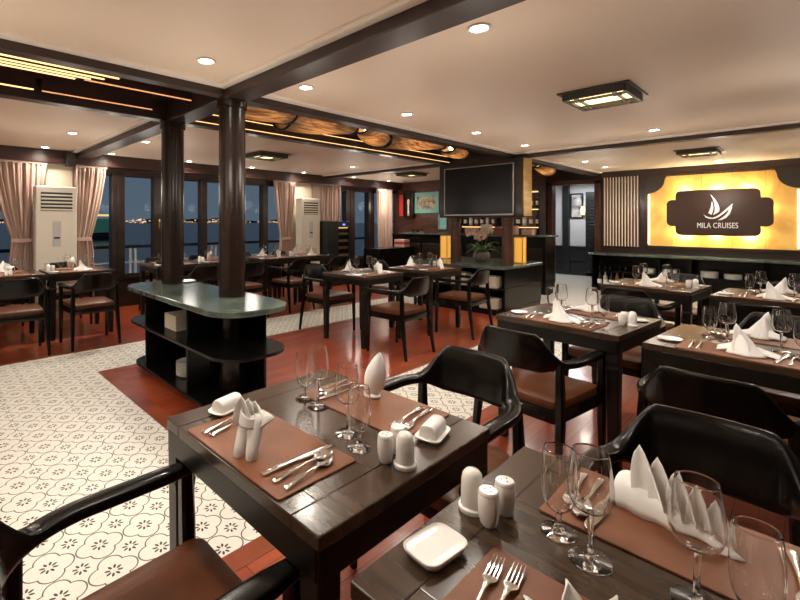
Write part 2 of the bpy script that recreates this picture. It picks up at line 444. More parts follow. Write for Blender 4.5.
border(4, X0, 6.95, 1.50, 1.60); border(5, X0, 12.6, 5.14, 5.24); border(6, 6.85, 6.95, Y0, 1.50)

cb = NB()
box(cb, X0 - .2, 12.6, Y0 - .2, 3.04, CZ, CZ + .08); box(cb, X0 - .2, 12.6, 4.15, Y1 + .2, CZ, CZ + .08)
struct('ceiling', cb, M['ceiling'])
b = NB(); box(b, X0 - .2, 10.4, 3.0, 4.2, 2.54, 2.60); struct('ceiling_coffer', b, M['mahogany'])['kind'] = 'structure'
# beams
def beam(n, *d):
    b = NB(); box(b, *d, bev=.006); return struct('beam_%d' % n, b, M['beam'])
beam(1, 1.70, 1.90, Y0, Y1 - .22, 2.285, 2.55)
beam(2, X0, 1.70, 2.98, 3.08, 2.30, 2.55); beam(3, X0, 1.70, 4.07, 4.19, 2.30, 2.55)
beam(4, 1.90, 6.57, 2.98, 3.11, 2.30, 2.55); beam(5, 1.90, 6.57, 4.07, 4.19, 2.30, 2.55)
beam(6, 6.57, 6.69, Y0, Y1 - .22, 2.30, 2.55)
beam(7, 6.69, X1, 2.98, 3.11, 2.30, 2.55); beam(8, 6.69, X1, 4.07, 4.19, 2.30, 2.55)
beam(9, 4.30, 4.42, 4.19, 4.20, 2.36, 2.37) if False else None
# stepped white moulding along the beams
n = 10
def mould(x0, x1, y0, y1):
    global n
    b = NB(); box(b, x0, x1, y0, y1, CZ - .022, CZ + .01, bev=.005); struct('trim_%d' % n, b, M['white_trim']); n += 1
for (xa, xb) in ((X0, 1.70), (1.90, 6.57), (6.69, X1)):
    mould(xa, xb, 2.915, 2.98); mould(xa, xb, 4.19, 4.245)
for (ya, yb) in ((Y0, 2.915), (4.245, Y1 - .22)):
    mould(1.635, 1.70, ya, yb); mould(1.90, 1.96, ya, yb); mould(6.51, 6.57, ya, yb); mould(6.69, 6.75, ya, yb)

# window wall (left of the picture): header, posts, glass, dark base panels
HY0, HY1 = 7.23, 7.45
b = NB(); box(b, X0, 9.35, HY0, HY1 + .1, 2.185, CZ, bev=.006); box(b, X0, 9.35, HY1 - .05, HY1 + .1, 2.09, 2.185); struct('wall_left', b, M['mahogany'])
b = NB(); box(b, X0, 9.35, HY1 - .02, HY1 + .1, 0, .46, bev=.004); box(b, X0, 9.35, HY1 - .06, HY1 + .1, .44, .49, bev=.004); struct('baseboard_left', b, M['darkwood'])
posts = [-2.4, -1.3, -.2, .55, 2.33, 2.97, 3.80, 4.45, 5.13, 7.56, 8.30, 9.28]
wd = {2.33: .20, 2.97: .16, 7.56: .30, 8.30: .21}
for i in range(len(posts) - 1):
    a, c = posts[i], posts[i + 1]
    wa, wc = wd.get(a, .12) / 2, wd.get(c, .12) / 2
    b = NB()
    box(b, a - wa, a + wa, HY1 - .07, HY1 + .08, .47, 2.12, bev=.006)
    if wd.get(a, 0) >= .2: box(b, a - .012, a + .012, HY1 - .085, HY1 - .06, .47, 2.1, bev=.003)
    box(b, a + wa, c - wc, HY1 - .03, HY1 + .05, 2.075, 2.12); box(b, a + wa, c - wc, HY1 - .03, HY1 + .05, .47, .52)
    w = struct('window_%d' % (i + 1), b, M['darkwood'])
    g = NB(); box(g, a + wa - .005, c - wc + .005, HY1 + .005, HY1 + .011, .51, 2.09); obj('window_pane', g, M['pane'], w)
    if i == 5:
        h = NB(); tube(h, [(a, HY1 - .10, 1.22), (a, HY1 - .115, 1.28), (a, HY1 - .115, 1.36), (a, HY1 - .10, 1.40)], .009); box(h, a - .015, a + .015, HY1 - .10, HY1 - .065, 1.24, 1.38, bev=.004)
        obj('window_handle', h, M['brass'], w)
# solid cream wall behind the two air conditioners
for k, (xa, xb) in enumerate(((1.16, 1.86), (5.66, 6.66))):
    b = NB(); box(b, xa, xb, HY1 - .09, HY1 + .09, 0, 2.19); struct('wall_left_panel_%d' % (k + 1), b, M['cream_wall'])['kind'] = 'structure'
    b = NB(); box(b, xb - .07, xb + .02, HY1 - .13, HY1 - .05, 0, 2.19, bev=.004); struct('trim_%d' % (40 + k), b, M['cream_wall'] if k == 0 else M['darkwood'])
# wall behind the viewer and along the right-hand side
b = NB(); box(b, X0 - .15, X0, Y0 - .1, Y1 + .1, 0, CZ + .2); struct('wall_back', b, M['cream_wall'])
b = NB(); box(b, X0, X1 + .15, Y0 - .15, Y0, 0, CZ + .2); struct('wall_right', b, M['mahogany'])
# sign wall
b = NB()
box(b, X1, X1 + .15, Y0, 3.02, 0, CZ); box(b, X1, X1 + .15, 3.02, 3.93, 2.17, CZ + .2); box(b, X1, X1 + .15, 3.93, 4.15, 0, CZ + .2); box(b, X1, X1 + .15, Y0, 3.02, CZ, CZ + .2)
struct('wall_front', b, M['mahogany'])
b = NB(); box(b, X1 - .04, X1, Y0, 2.98, 2.20, CZ, bev=.006); struct('trim_50', b, M['mahogany'])
b = NB()
box(b, X1 - .05, X1 + .16, 2.96, 3.06, 0, 2.22, bev=.006); box(b, X1 - .05, X1 + .16, 3.89, 3.99, 0, 2.22, bev=.006); box(b, X1 - .05, X1 + .16, 2.96, 3.99, 2.15, 2.25, bev=.006)
struct('door_1', b, M['redwood'])
# bar back wall and its side return
BX = 9.35
b = NB(); box(b, BX, BX + .12, 4.15, Y1 + .1, 0, CZ + .2); box(b, BX, X1 + .15, 4.05, 4.17, 0, CZ + .2); struct('wall_bar', b, M['redwood'])['kind'] = 'structure'
# corridor beyond the door
b = NB()
box(b, 12.4, 12.5, 2.2, 6.2, .72, CZ + .2); box(b, X1 + .15, 12.5, 5.9, 6.0, .72, CZ + .2)
struct('wall_corridor', b, M['corr_wall'])['kind'] = 'structure'
b = NB()
box(b, 12.36, 12.46, 2.2, 6.2, 0, .72, bev=.004); box(b, 12.34, 12.40, 2.2, 6.2, .69, .74, bev=.004); box(b, 12.34, 12.40, 2.2, 6.2, .36, .39, bev=.004); box(b, 12.33, 12.40, 2.2, 6.2, 0, .08, bev=.004)
struct('baseboard_corridor', b, M['corr_dark'])['kind'] = 'structure'
b = NB(); box(b, X1 + .15, 12.5, 2.1, 2.2, 0, CZ + .2); struct('wall_corridor_end', b, M['corr_wall'])['kind'] = 'structure'
b = NB(); box(b, 12.33, 12.42, 2.9, 3.84, 0, 2.10, bev=.006)
for z in [.2 + .08 * i for i in range(22)]: box(b, 12.30, 12.335, 3.0, 3.74, z, z + .05, bev=.004)
struct('door_2', b, M['corr_dark'])
b = NB(); box(b, 12.30, 12.42, 4.22, 4.37, 0, CZ + .15, bev=.004); struct('trim_51', b, M['corr_dark'])

# ------------------------------------------------------------------ outside: night sea, shore, deck railing
b = NB(); box(b, -900, 1500, 9.3, 2200, -3.6, -3.5); struct('sea', b, M['sea'])['kind'] = 'structure'
b = NB(); box(b, X0, 9.4, Y1 + .12, 9.2, -.15, -.05); struct('deck', b, M['planks'])['kind'] = 'structure'
b = NB()
pts = [(-900, -3.5)]
for i in range(61):
    x = -900 + 40 * i; pts.append((x, 6 + 9 * math.sin(i * .7) * math.sin(i * .23 + 1) + 7 * math.sin(i * 1.9)))
pts.append((1500, -3.5))
loft(b, [[(x, 1500, max(z, -2)) for x, z in pts], [(x, 1530, max(z, -2)) for x, z in pts]])
struct('hills', b, M['hill'])['kind'] = 'structure'
b = NB()
for i in range(300):
    x = random.uniform(150, 1500); y = 1440 + random.uniform(-5, 5); s = random.choice((.8, 1.1, 1.5, 2.2)); z = random.uniform(-2.5, 2.5)
    if random.random() < .3: x = random.choice((520, 760, 800, 1130)) + random.gauss(0, 25); z = random.uniform(-2, 9)
    box(b, x - s, x + s, y - 1, y + 1, z, z + s * 1.5)
tag(obj('shore_lights', b, M['shore']), 'string of small orange lights along the far shore beyond the windows', 'lights', kind='stuff')
def ship(x, y, L, ma, mb, label):
    t = thing('ship', label, 'ship', (x, y, -3.4))
    b = NB(); loft(b, [[(-L / 2, -1.5, 0), (-L / 2, 1.5, 0), (-L / 2, 1.8, 1.8), (-L / 2, -1.8, 1.8)], [(L * .3, -1.5, 0), (L * .3, 1.5, 0), (L * .3, 1.8, 2), (L * .3, -1.8, 2)], [(L / 2, -.1, 0.4), (L / 2, .1, 0.4), (L / 2 + 1, .2, 2.4), (L / 2 + 1, -.2, 2.4)]])
    obj('hull', b, M['hill'], t)
    b = NB(); box(b, -L * .4, L * .2, -1.4, 1.4, 2.0, 5.6, bev=.1); obj('lit_deck', b, ma, t)
    b = NB(); box(b, -L * .5, L * .3, -1.3, 1.3, 6.3, 6.8, bev=.1); obj('upper_deck', b, mb, t)
ship(36, 128, 9, M['ship_green'], M['ship_warm'], 'lit ship seen past the curtain edge, green and yellow lights')
ship(190, 160, 7, M['ship_warm'], M['ship_warm'], 'brightly lit boat on the water beyond the window beside the wine cooler')
t = thing('deck_railing', 'white deck railing with dark top rail outside the windows', 'railing', (0, 8.35, -.05))
b = NB(); box(b, X0, 9.4, -.04, .04, .93, .985, bev=.01); obj('top_rail', b, M['black'], t)
for z in (.42, .66):
    b = NB(); box(b, X0, 9.4, -.012, .012, z, z + .03); obj('rail', b, M['white_metal'], t)
for i in range(7):
    x = -1.98 + 1.62 * i
    for dx in (-.045, .045):
        b = NB(); box(b, x + dx - .022, x + dx + .022, -.02, .02, 0, .94, bev=.004); obj('post', b, M['white_metal'], t)

for x in (-.5, 2.7, 5.8, 8.6):  # unseen lights added outside to brighten the railing posts
    l = bpy.data.lights.new('railing_fill', 'POINT'); l.energy = 9; l.color = (1, .85, .65); l.shadow_soft_size = .05
    o = bpy.data.objects.new('railing_fill', l); COL.objects.link(o); o.location = (x, 7.72, 2.3)

# ------------------------------------------------------------------ recessed downlights and ceiling lamps
def make_downlight():
    t = thing('downlight', '', 'light')
    b = NB(); lathe(b, [(.048, 0), (.060, -.003), (.062, -.009), (.050, -.011), (.042, -.004), (.042, 0)], 24); obj('trim_ring', b, M['white_trim'], t, True)
    b = NB(); lathe(b, [(.0405, -.001), (.040, -.007), (.025, -.0095), (.001, -.0105)], 24); obj('lens', b, M['led_white'], t, True)
    return t
DL = Kind(make_downlight())
def spot_at(x, y, z, w, col=LAMP_COL, size=R(165)):
    l = bpy.data.lights.new('downlight_beam', 'SPOT'); l.energy = w; l.color = col; l.spot_size = size; l.spot_blend = 1.0; l.shadow_soft_size = .05
    o = bpy.data.objects.new('downlight_beam', l); COL.objects.link(o); o.location = (x, y, z)
def fill_at(x, y):  # added point light hanging unseen below a downlight, evens out the ceiling brightness
    l = bpy.data.lights.new('ceiling_fill', 'POINT'); l.energy = FILL_W; l.color = LAMP_COL; l.shadow_soft_size = .12; l.specular_factor = 0.15
    o = bpy.data.objects.new('ceiling_fill', l); COL.objects.link(o); o.location = (x, y, CZ - .62)
rows = [
    ('row over the front tables', 1.18, [(2.17, 'beside the big beam'), (5.99, 'nearest the sign beam')]),
    ('row along the lit coffer', 2.58, [(1.34, 'left of the big beam'), (2.16, 'right of the big beam'), (3.40, 'third from the television'), (4.68, 'second from the television'), (5.94, 'nearest the television'), (8.27, 'second from the sign wall'), (9.36, 'nearest the sign wall')]),
    ('row above the walkway', 5.70, [(1.30, 'left of the cross beam'), (2.13, 'right of the cross beam'), (5.89, 'nearest the bar')]),
    ('row along the window wall', 7.03, [(1.27, 'above the left curtain'), (2.12, 'above the second curtain'), (3.34, 'behind the columns'), (4.58, 'between column and far curtain'), (5.83, 'above the far air conditioner'), (7.3, 'above the dark window posts'), (8.53, 'above the last curtain')]),
    ('row over the viewer', 1.18, [(-1.0, 'first'), (0.6, 'second')]),
    ('row by the sign', 1.05, [(9.75, 'right above the sign')]),
    ('row by the back wall', 4.9, [(-1.0, 'single one')]),
]
for rname, y, lst in rows:
    for x, where in lst:
        if x > 0.9:
            DL.put((x, y, CZ), 0, 'round ceiling light %s, in the %s' % (where, rname), 'recessed ceiling downlights')
        spot_at(x, y, CZ - .035, LAMP_W); fill_at(x, y)
for x, y in ((-1.6, 2.6), (-1.6, 6.4), (0.2, 5.7), (0.1, 2.6), (4.3, .1), (7.9, 6.6), (2.2, -.1), (6.0, -.05), (8.4, -.1)):  # lights without fittings; the last ones were added to lighten the right-hand ceiling
    spot_at(x, y, CZ - .035, LAMP_W); fill_at(x, y)

def make_lamp():
    t = thing('ceiling_lamp', '', 'lamp')
    L, W, H = .47, .41, .062
    b = NB(); box(b, -L / 2 - .04, L / 2 + .04, -W / 2 - .04, W / 2 + .04, -.014, 0, bev=.003); obj('ceiling_plate', b, M['corner'], t)
    b = NB()
    for s in (-1, 1):
        box(b, -L / 2, L / 2, s * W / 2 - .012, s * W / 2 + .012, -H, -.012, bev=.002); box(b, s * L / 2 - .012, s * L / 2 + .012, -W / 2, W / 2, -H, -.012, bev=.002)
        box(b, -L / 2, L / 2, s * (W / 2 - .075) - .006, s * (W / 2 - .075) + .006, -H, -H + .02); box(b, s * (L / 2 - .11) - .006, s * (L / 2 - .11) + .006, -W / 2, W / 2, -H, -H + .02)
        for q in (-1, 1): box(b, s * (L / 2 - .11) - .03, s * (L / 2 - .11) + .03, q * (W / 2 - .075) - .03, q * (W / 2 - .075) + .03, -H, -H + .014, bev=.002)
    obj('frame', b, M['corner'], t)
    b = NB(); box(b, -L / 2 + .012, L / 2 - .012, -W / 2 + .012, W / 2 - .012, -H + .022, -H + .03); obj('diffuser', b, M['lamp_lens'], t)
    return t
LP = Kind(make_lamp())
for x, y, z, lab in ((4.02, 1.13, CZ, 'dark framed rectangular lamp on the ceiling over the front tables'), (8.22, 1.10, CZ, 'dark framed rectangular lamp on the ceiling before the lit sign'),
                (3.88, 5.55, CZ, 'dark framed rectangular lamp on the ceiling beside the columns, near the windows'), (7.6, 5.65, CZ, 'dark framed rectangular lamp on the ceiling near the bar pictures')):
    LP.put((x, y, z), 0, lab, 'rectangular ceiling lamps')
b = NB(); box(b, -.12, .12, -.03, .03, -.012, 0, bev=.003)
for i in range(7): box(b, -.11 + .033 * i, -.095 + .033 * i, -.022, .022, -.016, -.01)
tag(obj('ceiling_vent', b, M['ceiling'], loc=(4.25, 5.0, CZ)), 'small flat rectangular vent in the ceiling past the columns', 'vent')

# ------------------------------------------------------------------ lit coffer: timber slats with LED strips, then bamboo fish-trap lamps
cs = NB()
for i in range(11):
    y = 3.13 + i * .0905
    box(cs, X0, 1.69, y, y + .074, 2.47, 2.535, bev=.004)
struct('ceiling_slats', cs, M['mahogany'])['kind'] = 'structure'
for k, (y, xe, lab) in enumerate(((3.155, 1.0, 'first'), (3.235, .93, 'second'), (3.295, .86, 'third'), (3.355, .78, 'fourth'), (3.83, .62, 'fifth, set apart'))):
    b = NB(); box(b, X0 + .05, xe, y - .006, y + .006, 2.312, 2.320, bev=.002)
    t = tag(obj('light_strip', b, M['led_warm']), 'glowing warm light strip in the ceiling coffer, %s from the front edge' % lab, 'light strip', 'warm light strips in the coffer')
    b = NB(); box(b, X0 + .05, xe + .01, y - .010, y + .010, 2.320, 2.47); obj('channel', b, M['mahogany'], t)
for k, (y, xa, xb, lab) in enumerate(((3.37, .84, 1.62, 'front'), (3.87, .68, 1.50, 'rear'))):
    b = NB(); box(b, xa, xb, y - .004, y + .004, 2.322, 2.330, bev=.001)
    t = tag(obj('copper_rail', b, M['led_dim']), 'thin dim copper-coloured light line in the coffer, the %s one of two' % lab, 'light line', 'copper light lines in the coffer')
    b = NB(); box(b, xa, xb, y - .008, y + .008, 2.330, 2.47); obj('channel', b, M['mahogany'], t)
def fish_trap(x0, x1, y0, y1, r0, r1, z, label, bend=0.0, ns=30):
    t = thing('bamboo_lamp', label, 'lamp', ((x0 + x1) / 2, (y0 + y1) / 2, z), 0, 'woven bamboo lamps in the coffer')
    cx, cy = (x0 + x1) / 2, (y0 + y1) / 2
    P = []
    for i in range(13):
        s = i / 12; P.append((x0 + (x1 - x0) * s - cx, y0 + (y1 - y0) * s - cy + bend * math.sin(PI * s), (r0 + (r1 - r0) * s) * (1 + .25 * math.sin(PI * s))))
    b = NB(); G = []
    for px, py, r in P: G.append([(px, py + (r + .004 * (k % 2)) * math.cos(2 * PI * k / (2 * ns)), (r + .004 * (k % 2)) * .62 * math.sin(2 * PI * k / (2 * ns))) for k in range(2 * ns + 1)])
    sheet(b, G, .0015); obj('bamboo_skin', b, M['bamboo'], t)
    for i in (0, 12):
        px, py, r = P[i]; b = NB()
        tube(b, [(px, py + (r + .008) * math.cos(2 * PI * q / 24), (r + .008) * .62 * math.sin(2 * PI * q / 24)) for q in range(25)], .013, 6); obj('hoop', b, M['darkwood'], t, True)
    b = NB(); tube(b, [(px, py, 0) for px, py, r in P[3:-3]], .018, 8); obj('lamp_tube', b, M['trap_led'], t, True)
fish_trap(1.98, 2.72, 3.42, 3.50, .17, .12, 2.41, 'wide-mouthed woven bamboo lamp nearest the column in the coffer')
fish_trap(2.80, 3.62, 3.72, 3.52, .15, .10, 2.41, 'second woven bamboo lamp from the column in the coffer', .03)
fish_trap(3.66, 4.40, 3.40, 3.75, .10, .15, 2.41, 'third woven bamboo lamp from the column in the coffer', .04)
fish_trap(4.46, 5.32, 3.78, 3.46, .15, .09, 2.41, 'fourth woven bamboo lamp, narrowing towards the television', -.04)
fish_trap(5.40, 6.36, 3.40, 3.72, .15, .10, 2.41, 'fifth woven bamboo lamp, right before the television', .05)
fish_trap(6.95, 8.25, 3.80, 3.45, .15, .10, 2.41, 'woven bamboo lamp just behind the television box', .05)
fish_trap(8.35, 9.75, 3.42, 3.75, .10, .15, 2.41, 'last woven bamboo lamp, over the corridor door', -.04)
for q, (xa, xb, wh) in enumerate(((1.95, 6.5, 'before the television'), (6.75, 9.3, 'behind the television'))):
    for zz, lab in ((2.335, 'lower'), (2.425, 'upper')):
        b = NB(); box(b, xa, xb, 4.058, 4.0695, zz, zz + .004)
        tag(obj('cove_light', b, M['led_warm']), 'fine warm light line on the rear coffer side %s, the %s one' % (wh, lab), 'light strip', 'light lines of the coffer')

# ------------------------------------------------------------------ columns and the marble-topped cabinet round them
def column(n, x, y, r, mat, ztop=2.3):
    b = NB(); lathe(b, [(r, 0), (r, ztop)], 40, (x, y, 0)); lathe(b, [(r + .004, ztop - .075), (r + .014, ztop - .07), (r + .014, ztop), (r, ztop)], 40, (x, y, 0), cap=False)
    o = struct('column_%d' % n, b, mat, smooth='auto'); return o
column(1, 1.805, 3.05, .102, M['column']); column(2, 1.775, 4.08, .102, M['column'])
column(3, 6.60, 3.125, .08, M['redwood'], 1.418); column(4, 6.60, 4.01, .08, M['redwood'], 1.418)

t = thing('column_cabinet', 'black shelf cabinet with green marble top built around two dark columns', 'cabinet', (1.68, 3.40, 0))
def cl(x0, x1, y0, y1, r): return [(x - 1.68, y - 3.40) for x, y in rrect(x0, x1, y0, y1, r)]
b = NB(); prism(b, cl(1.38, 1.99, 2.44, 4.33, .235), .735, .775, .008); obj('marble_top', b, M['marble'], t)
b = NB(); prism(b, cl(1.41, 1.97, 2.45, 4.31, .22), .445, .468, .003); obj('shelf', b, M['blackwood'], t)
b = NB(); prism(b, cl(1.46, 1.95, 2.52, 4.31, .20), .055, .08, .003); obj('shelf', b, M['blackwood'], t)
b = NB(); prism(b, cl(1.52, 1.92, 2.72, 4.08, .02), 0, .055); obj('plinth', b, M['border'], t)
for (xa, xb, ya, yb) in ((1.47, 1.93, 3.93, 3.95), (1.47, 1.93, 3.12, 3.14), (1.905, 1.925, 2.76, 3.95)):
    b = NB(); box(b, xa - 1.68, xb - 1.68, ya - 3.4, yb - 3.4, .08, .445); box(b, xa - 1.68, xb - 1.68, ya - 3.4, yb - 3.4, .468, .735); obj('panel', b, M['blackwood'], t)
b = NB()
for i in range(7): box(b, -.10, .10, -.11, .11, .018 * i, .018 * i + .0165, bev=.006)
tag(obj('folded_cloth_stack', b, M['paper'], loc=(1.62, 3.55, .4685)), 'stack of folded cream cloths on the middle shelf of the column cabinet', 'cloth stack')
def plate_stack(name, loc, n, r, label):
    t = thing(name, label, 'plates', loc)
    for i in range(n):
        b = NB(); lathe(b, [(.001, .004), (r * .6, .004), (r * .97, .018), (r, .019), (r * .98, .014), (r * .6, 0), (.001, 0)], 32); obj('plate', b, M['china'], t, True, (0, 0, .0125 * i))
    return t
def cloth_pile(loc, n, w, label):
    t = NB()
    for i in range(n): box(t, -w, w, -.13, .13, .021 * i, .021 * i + .0195, bev=.006)
    tag(obj('folded_cloth_stack', t, M['paper'], loc=loc), label, 'cloth stack')
cloth_pile((6.26, 3.22, .3855), 8, .10, 'pile of cream cloths on the upper shelf of the television cabinet, nearest the door')
cloth_pile((6.26, 3.70, .3855), 9, .10, 'pile of cream cloths in the middle of the upper television cabinet shelf')
cloth_pile((6.26, 4.10, .3855), 8, .10, 'pile of cream cloths on the upper television cabinet shelf, nearest the windows')
cloth_pile((6.26, 3.22, .0805), 7, .10, 'pile of cream cloths on the lower shelf of the television cabinet, nearest the door')
cloth_pile((6.26, 3.72, .0805), 8, .10, 'pile of cream cloths in the middle of the lower television cabinet shelf')
plate_stack('plate_stack', (1.66, 3.50, .0805), 9, .10, 'stack of white plates on the bottom shelf of the column cabinet')
b = NB(); lathe(b, [(.001, .004), (.05, .004), (.085, .014), (.087, .013), (.05, 0), (.001, 0)], 32)
tag(obj('saucer', b, M['china'], None, True, (1.90, 4.05, .776)), 'small white saucer on the green marble top beside the rear column', 'saucer')

# ------------------------------------------------------------------ television box and its cabinet
t = thing('television_cabinet', 'black open cabinet with green marble top under the television', 'cabinet', (6.6, 3.75, 0))
def cl2(x0, x1, y0, y1, r): return [(x - 6.6, y - 3.75) for x, y in rrect(x0, x1, y0, y1, r, 6)]
b = NB(); prism(b, cl2(6.08, 7.60, 2.95, 4.55, .14), .665, .70, .006); obj('marble_top', b, M['marble'], t)
b = NB(); prism(b, cl2(6.13, 7.55, 2.98, 4.51, .12), .36, .385, .003); obj('shelf', b, M['blackwood'], t)
b = NB(); prism(b, cl2(6.13, 7.55, 2.98, 4.51, .12), 0, .08, .003); obj('plinth', b, M['blackwood'], t)
for (xa, xb, ya, yb) in ((6.24, 7.50, 2.99, 3.01), (6.20, 7.46, 3.40, 3.43), (6.20, 7.46, 4.44, 4.47), (7.47, 7.50, 3.05, 4.44)):
    b = NB(); box(b, xa - 6.6, xb - 6.6, ya - 3.75, yb - 3.75, .08, .36); box(b, xa - 6.6, xb - 6.6, ya - 3.75, yb - 3.75, .385, .665); obj('panel', b, M['blackwood'], t)
t = thing('television_box', 'dark wooden television box with gilded side fixed between two columns', 'box', (6.55, 3.51, 1.42))
b = NB(); box(b, -.13, .13, -.70, .69, 0, .87, bev=.008); obj('case', b, M['darkwood'], t)
b = NB(); box(b, -.12, .13, -.716, -.70, .015, .86, bev=.003); obj('gilded_side', b, pm('gilt_panel', (.50, .34, .12), .38, metal=.55, var=.25, vscale=(3, 3, 12)), t)
t = thing('television', 'large flat black television with silver frame on the television box', 'television', (6.415, 3.506, 1.45))
b = NB(); box(b, -.03, .0, -.578, .578, 0, .765, bev=.004); obj('back_case', b, M['black'], t)
b = NB(); y0, y1 = -.578, .578
box(b, -.042, -.028, y0, y1, 0, .022, bev=.002); box(b, -.042, -.028, y0, y1, .753, .765, bev=.002); box(b, -.042, -.028, y0, y0 + .014, 0, .765, bev=.002); box(b, -.042, -.028, y1 - .014, y1, 0, .765, bev=.002)
obj('bezel', b, M['silver'], t)
b = NB(); box(b, -.035, -.029, y0 + .012, y1 - .012, .02, .756); obj('screen', b, M['screen'], t)
def box_lamp(loc, label):
    t = thing('box_lamp', label, 'lamp', loc, 0, 'amber box lamps')
    b = NB(); box(b, -.070, .070, -.070, .070, 0, .014, bev=.002); box(b, -.070, .070, -.070, .070, .40, .412, bev=.002)
    for sx in (-1, 1):
        for sy in (-1, 1): box(b, sx * .066 - .005, sx * .066 + .005, sy * .066 - .005, sy * .066 + .005, .01, .402)
    obj('frame', b, M['brass'], t)
    b = NB(); box(b, -.062, .062, -.062, .062, .014, .40, bev=.003); obj('lamp_shade', b, M['lamp_amber'], t)
box_lamp((7.02, 3.12, .701), 'glowing amber box lamp at the near end of the television cabinet')
box_lamp((6.95, 4.42, .701), 'glowing amber box lamp at the far end of the television cabinet')
t = thing('potted_orchid', 'potted orchid with pink flowers and drooping green leaves under the television', 'plant', (6.85, 3.68, .701))
b = NB(); lathe(b, [(.085, 0), (.125, .05), (.135, .10), (.115, .155), (.10, .165), (.095, .155), (.09, .14)], 28); obj('pot', b, M['pot'], t, True)
b = NB()
for k in range(26):
    a = 2 * PI * k / 26 * 2.4 + .3; L = random.uniform(.16, .27); h = random.uniform(.06, .17); w = random.uniform(.016, .026)
    P = []
    for i in range(7):
        s = i / 6; rr = .03 + L * s; zz = .14 + h * math.sin(PI * .62 * s) * 1.2 - .10 * s * s * (1 if k % 2 else .3); ww = w * math.sin(PI * (.12 + .86 * s))
        d = Vector((math.cos(a), math.sin(a), 0)); e = Vector((-math.sin(a), math.cos(a), 0))
        P.append([d * rr + e * (-ww) + Vector((0, 0, zz + .006)), d * rr + Vector((0, 0, zz)), d * rr + e * ww + Vector((0, 0, zz + .006))])
    sheet(b, P, .002)
obj('leaves', b, M['leaf'], t)
stems = []
for k in range(4):
    a = 1.4 + 1.1 * k; b = NB(); tube(b, [(.03 * math.cos(a), .03 * math.sin(a), .14), (.05 * math.cos(a), .07 * math.sin(a), .32), (.07 * math.cos(a), .13 * math.sin(a), .46)], .004, 6); stems.append(obj('stem', b, M['leaf'], t))
for k in range(26):
    p = Vector((random.uniform(-.09, .05), random.gauss(0, .12), random.uniform(.36, .52))); b = NB()
    for q in range(5):
        a = 2 * PI * q / 5 + k; d = Vector((-.35, math.cos(a), math.sin(a))); e = d.cross(Vector((1, 0, 0))).normalized()
        sheet(b, [[p + d * (s * .034) - e * (.014 * math.sin(PI * (s * .8 + .15))), p + d * (s * .034) + Vector((-.003, 0, 0)), p + d * (s * .034) + e * (.014 * math.sin(PI * (s * .8 + .15)))] for s in (0, .35, .7, 1)], .0015)
    obj('flower', b, M['petal'], stems[k % 4])

# ------------------------------------------------------------------ sign wall: slats, backlit onyx, plaque
t = thing('slat_panel', 'panel of upright cream slats on the brown wall beside the door', 'wall panel', (10.37, 2.59, .86))
b = NB(); box(b, .005, .028, -.31, .31, 0, 1.40); obj('backing', b, M['mahogany'], t)
for i in range(12):
    y = -.283 + .566 * i / 11; b = NB(); box(b, -.02, .006, y - .0105, y + .0105, .005, 1.39, bev=.003); obj('slat', b, M['slat'], t)
t = thing('onyx_panel', 'glowing yellow onyx wall panel behind the cruise sign', 'wall panel', (10.36, 1.14, .90))
for i in range(5):
    ya, yb = (.62, .995) if i == 0 else ((.62 - .41 * i, .62 - .41 * (i - 1)) if i < 4 else (-1.0, -.61))
    b = NB(); box(b, 0, .02, ya + .002, yb - .002, 0, 1.33); obj('onyx_sheet', b, M['onyx'], t)
b = NB()
for (ya, yb, za, zb) in ((-1.04, -1.0, -.04, 1.37), (1.0, 1.04, -.04, 1.37), (-1.04, 1.04, -.05, 0), (-1.04, 1.04, 1.33, 1.39)): box(b, -.03, .03, ya, yb, za, zb, bev=.004)
obj('frame', b, M['mahogany'], t)
for s in (1, -1):
    P = [(s * 1.005, 1.345), (s * .70, 1.345)]
    for k in range(9):
        a = PI * .5 * k / 8; P.append((s * (.72 + .02 + .265 * (1 - math.cos(a))) - s * .0, 1.345 - .10 - .25 * math.sin(a)))
    P.append((s * 1.005, .995))
    b = NB(); prism(b, P, -.025, -.004, plane='YZ'); obj('corner_piece', b, M['corner'], t)
for y, z in ((.43, .995), (.0, .995), (-.42, .995), (.43, .232), (.0, .232), (-.42, .232), (.66, .65), (-.66, .65)):
    l = bpy.data.lights.new('sign_bulb', 'POINT'); l.energy = 12 if abs(z - .65) > .1 else 1.2; l.color = (1, .80, .46); l.shadow_soft_size = .03
    o = bpy.data.objects.new('sign_bulb', l); COL.objects.link(o); o.location = (10.305, 1.14 + y, .90 + z)
for s in (-1, 1):
    b = NB(); box(b, -.012, 0, s * .985 - .010, s * .985 + .010, .03, .97); obj('edge_light', b, M['led_sign'], t)
t = thing('sign', 'dark brown cruise sign with white sailboat mark and lettering on glowing onyx', 'sign', (10.235, 1.13, 1.11))
def plq(y0, y1, z0, z1, ly0, ly1, lz0, lz1, r):
    P = []
    def arc(cy, cz, a0, a1, rr=r):
        for k in range(7):
            a = a0 + (a1 - a0) * k / 6; P.append((cy + rr * math.cos(a), cz + rr * math.sin(a)))
    arc(y1 - r, z1 - r, PI / 2, 0) if False else None
    # go round from +y lobe, counter-clockwise
    arc(ly1 - r, lz1 - r, 0, PI / 2); P.append((y1, lz1)); arc(y1 - r, z1 - r, 0, PI / 2); arc(y0 + r, z1 - r, PI / 2, PI); P.append((y0, lz1)); arc(ly0 + r, lz1 - r, PI / 2, PI)
    arc(ly0 + r, lz0 + r, PI, 1.5 * PI); P.append((y0, lz0)); arc(y0 + r, z0 + r, PI, 1.5 * PI); arc(y1 - r, z0 + r, 1.5 * PI, 2 * PI); P.append((y1, lz0)); arc(ly1 - r, lz0 + r, 1.5 * PI, 2 * PI)
    return P
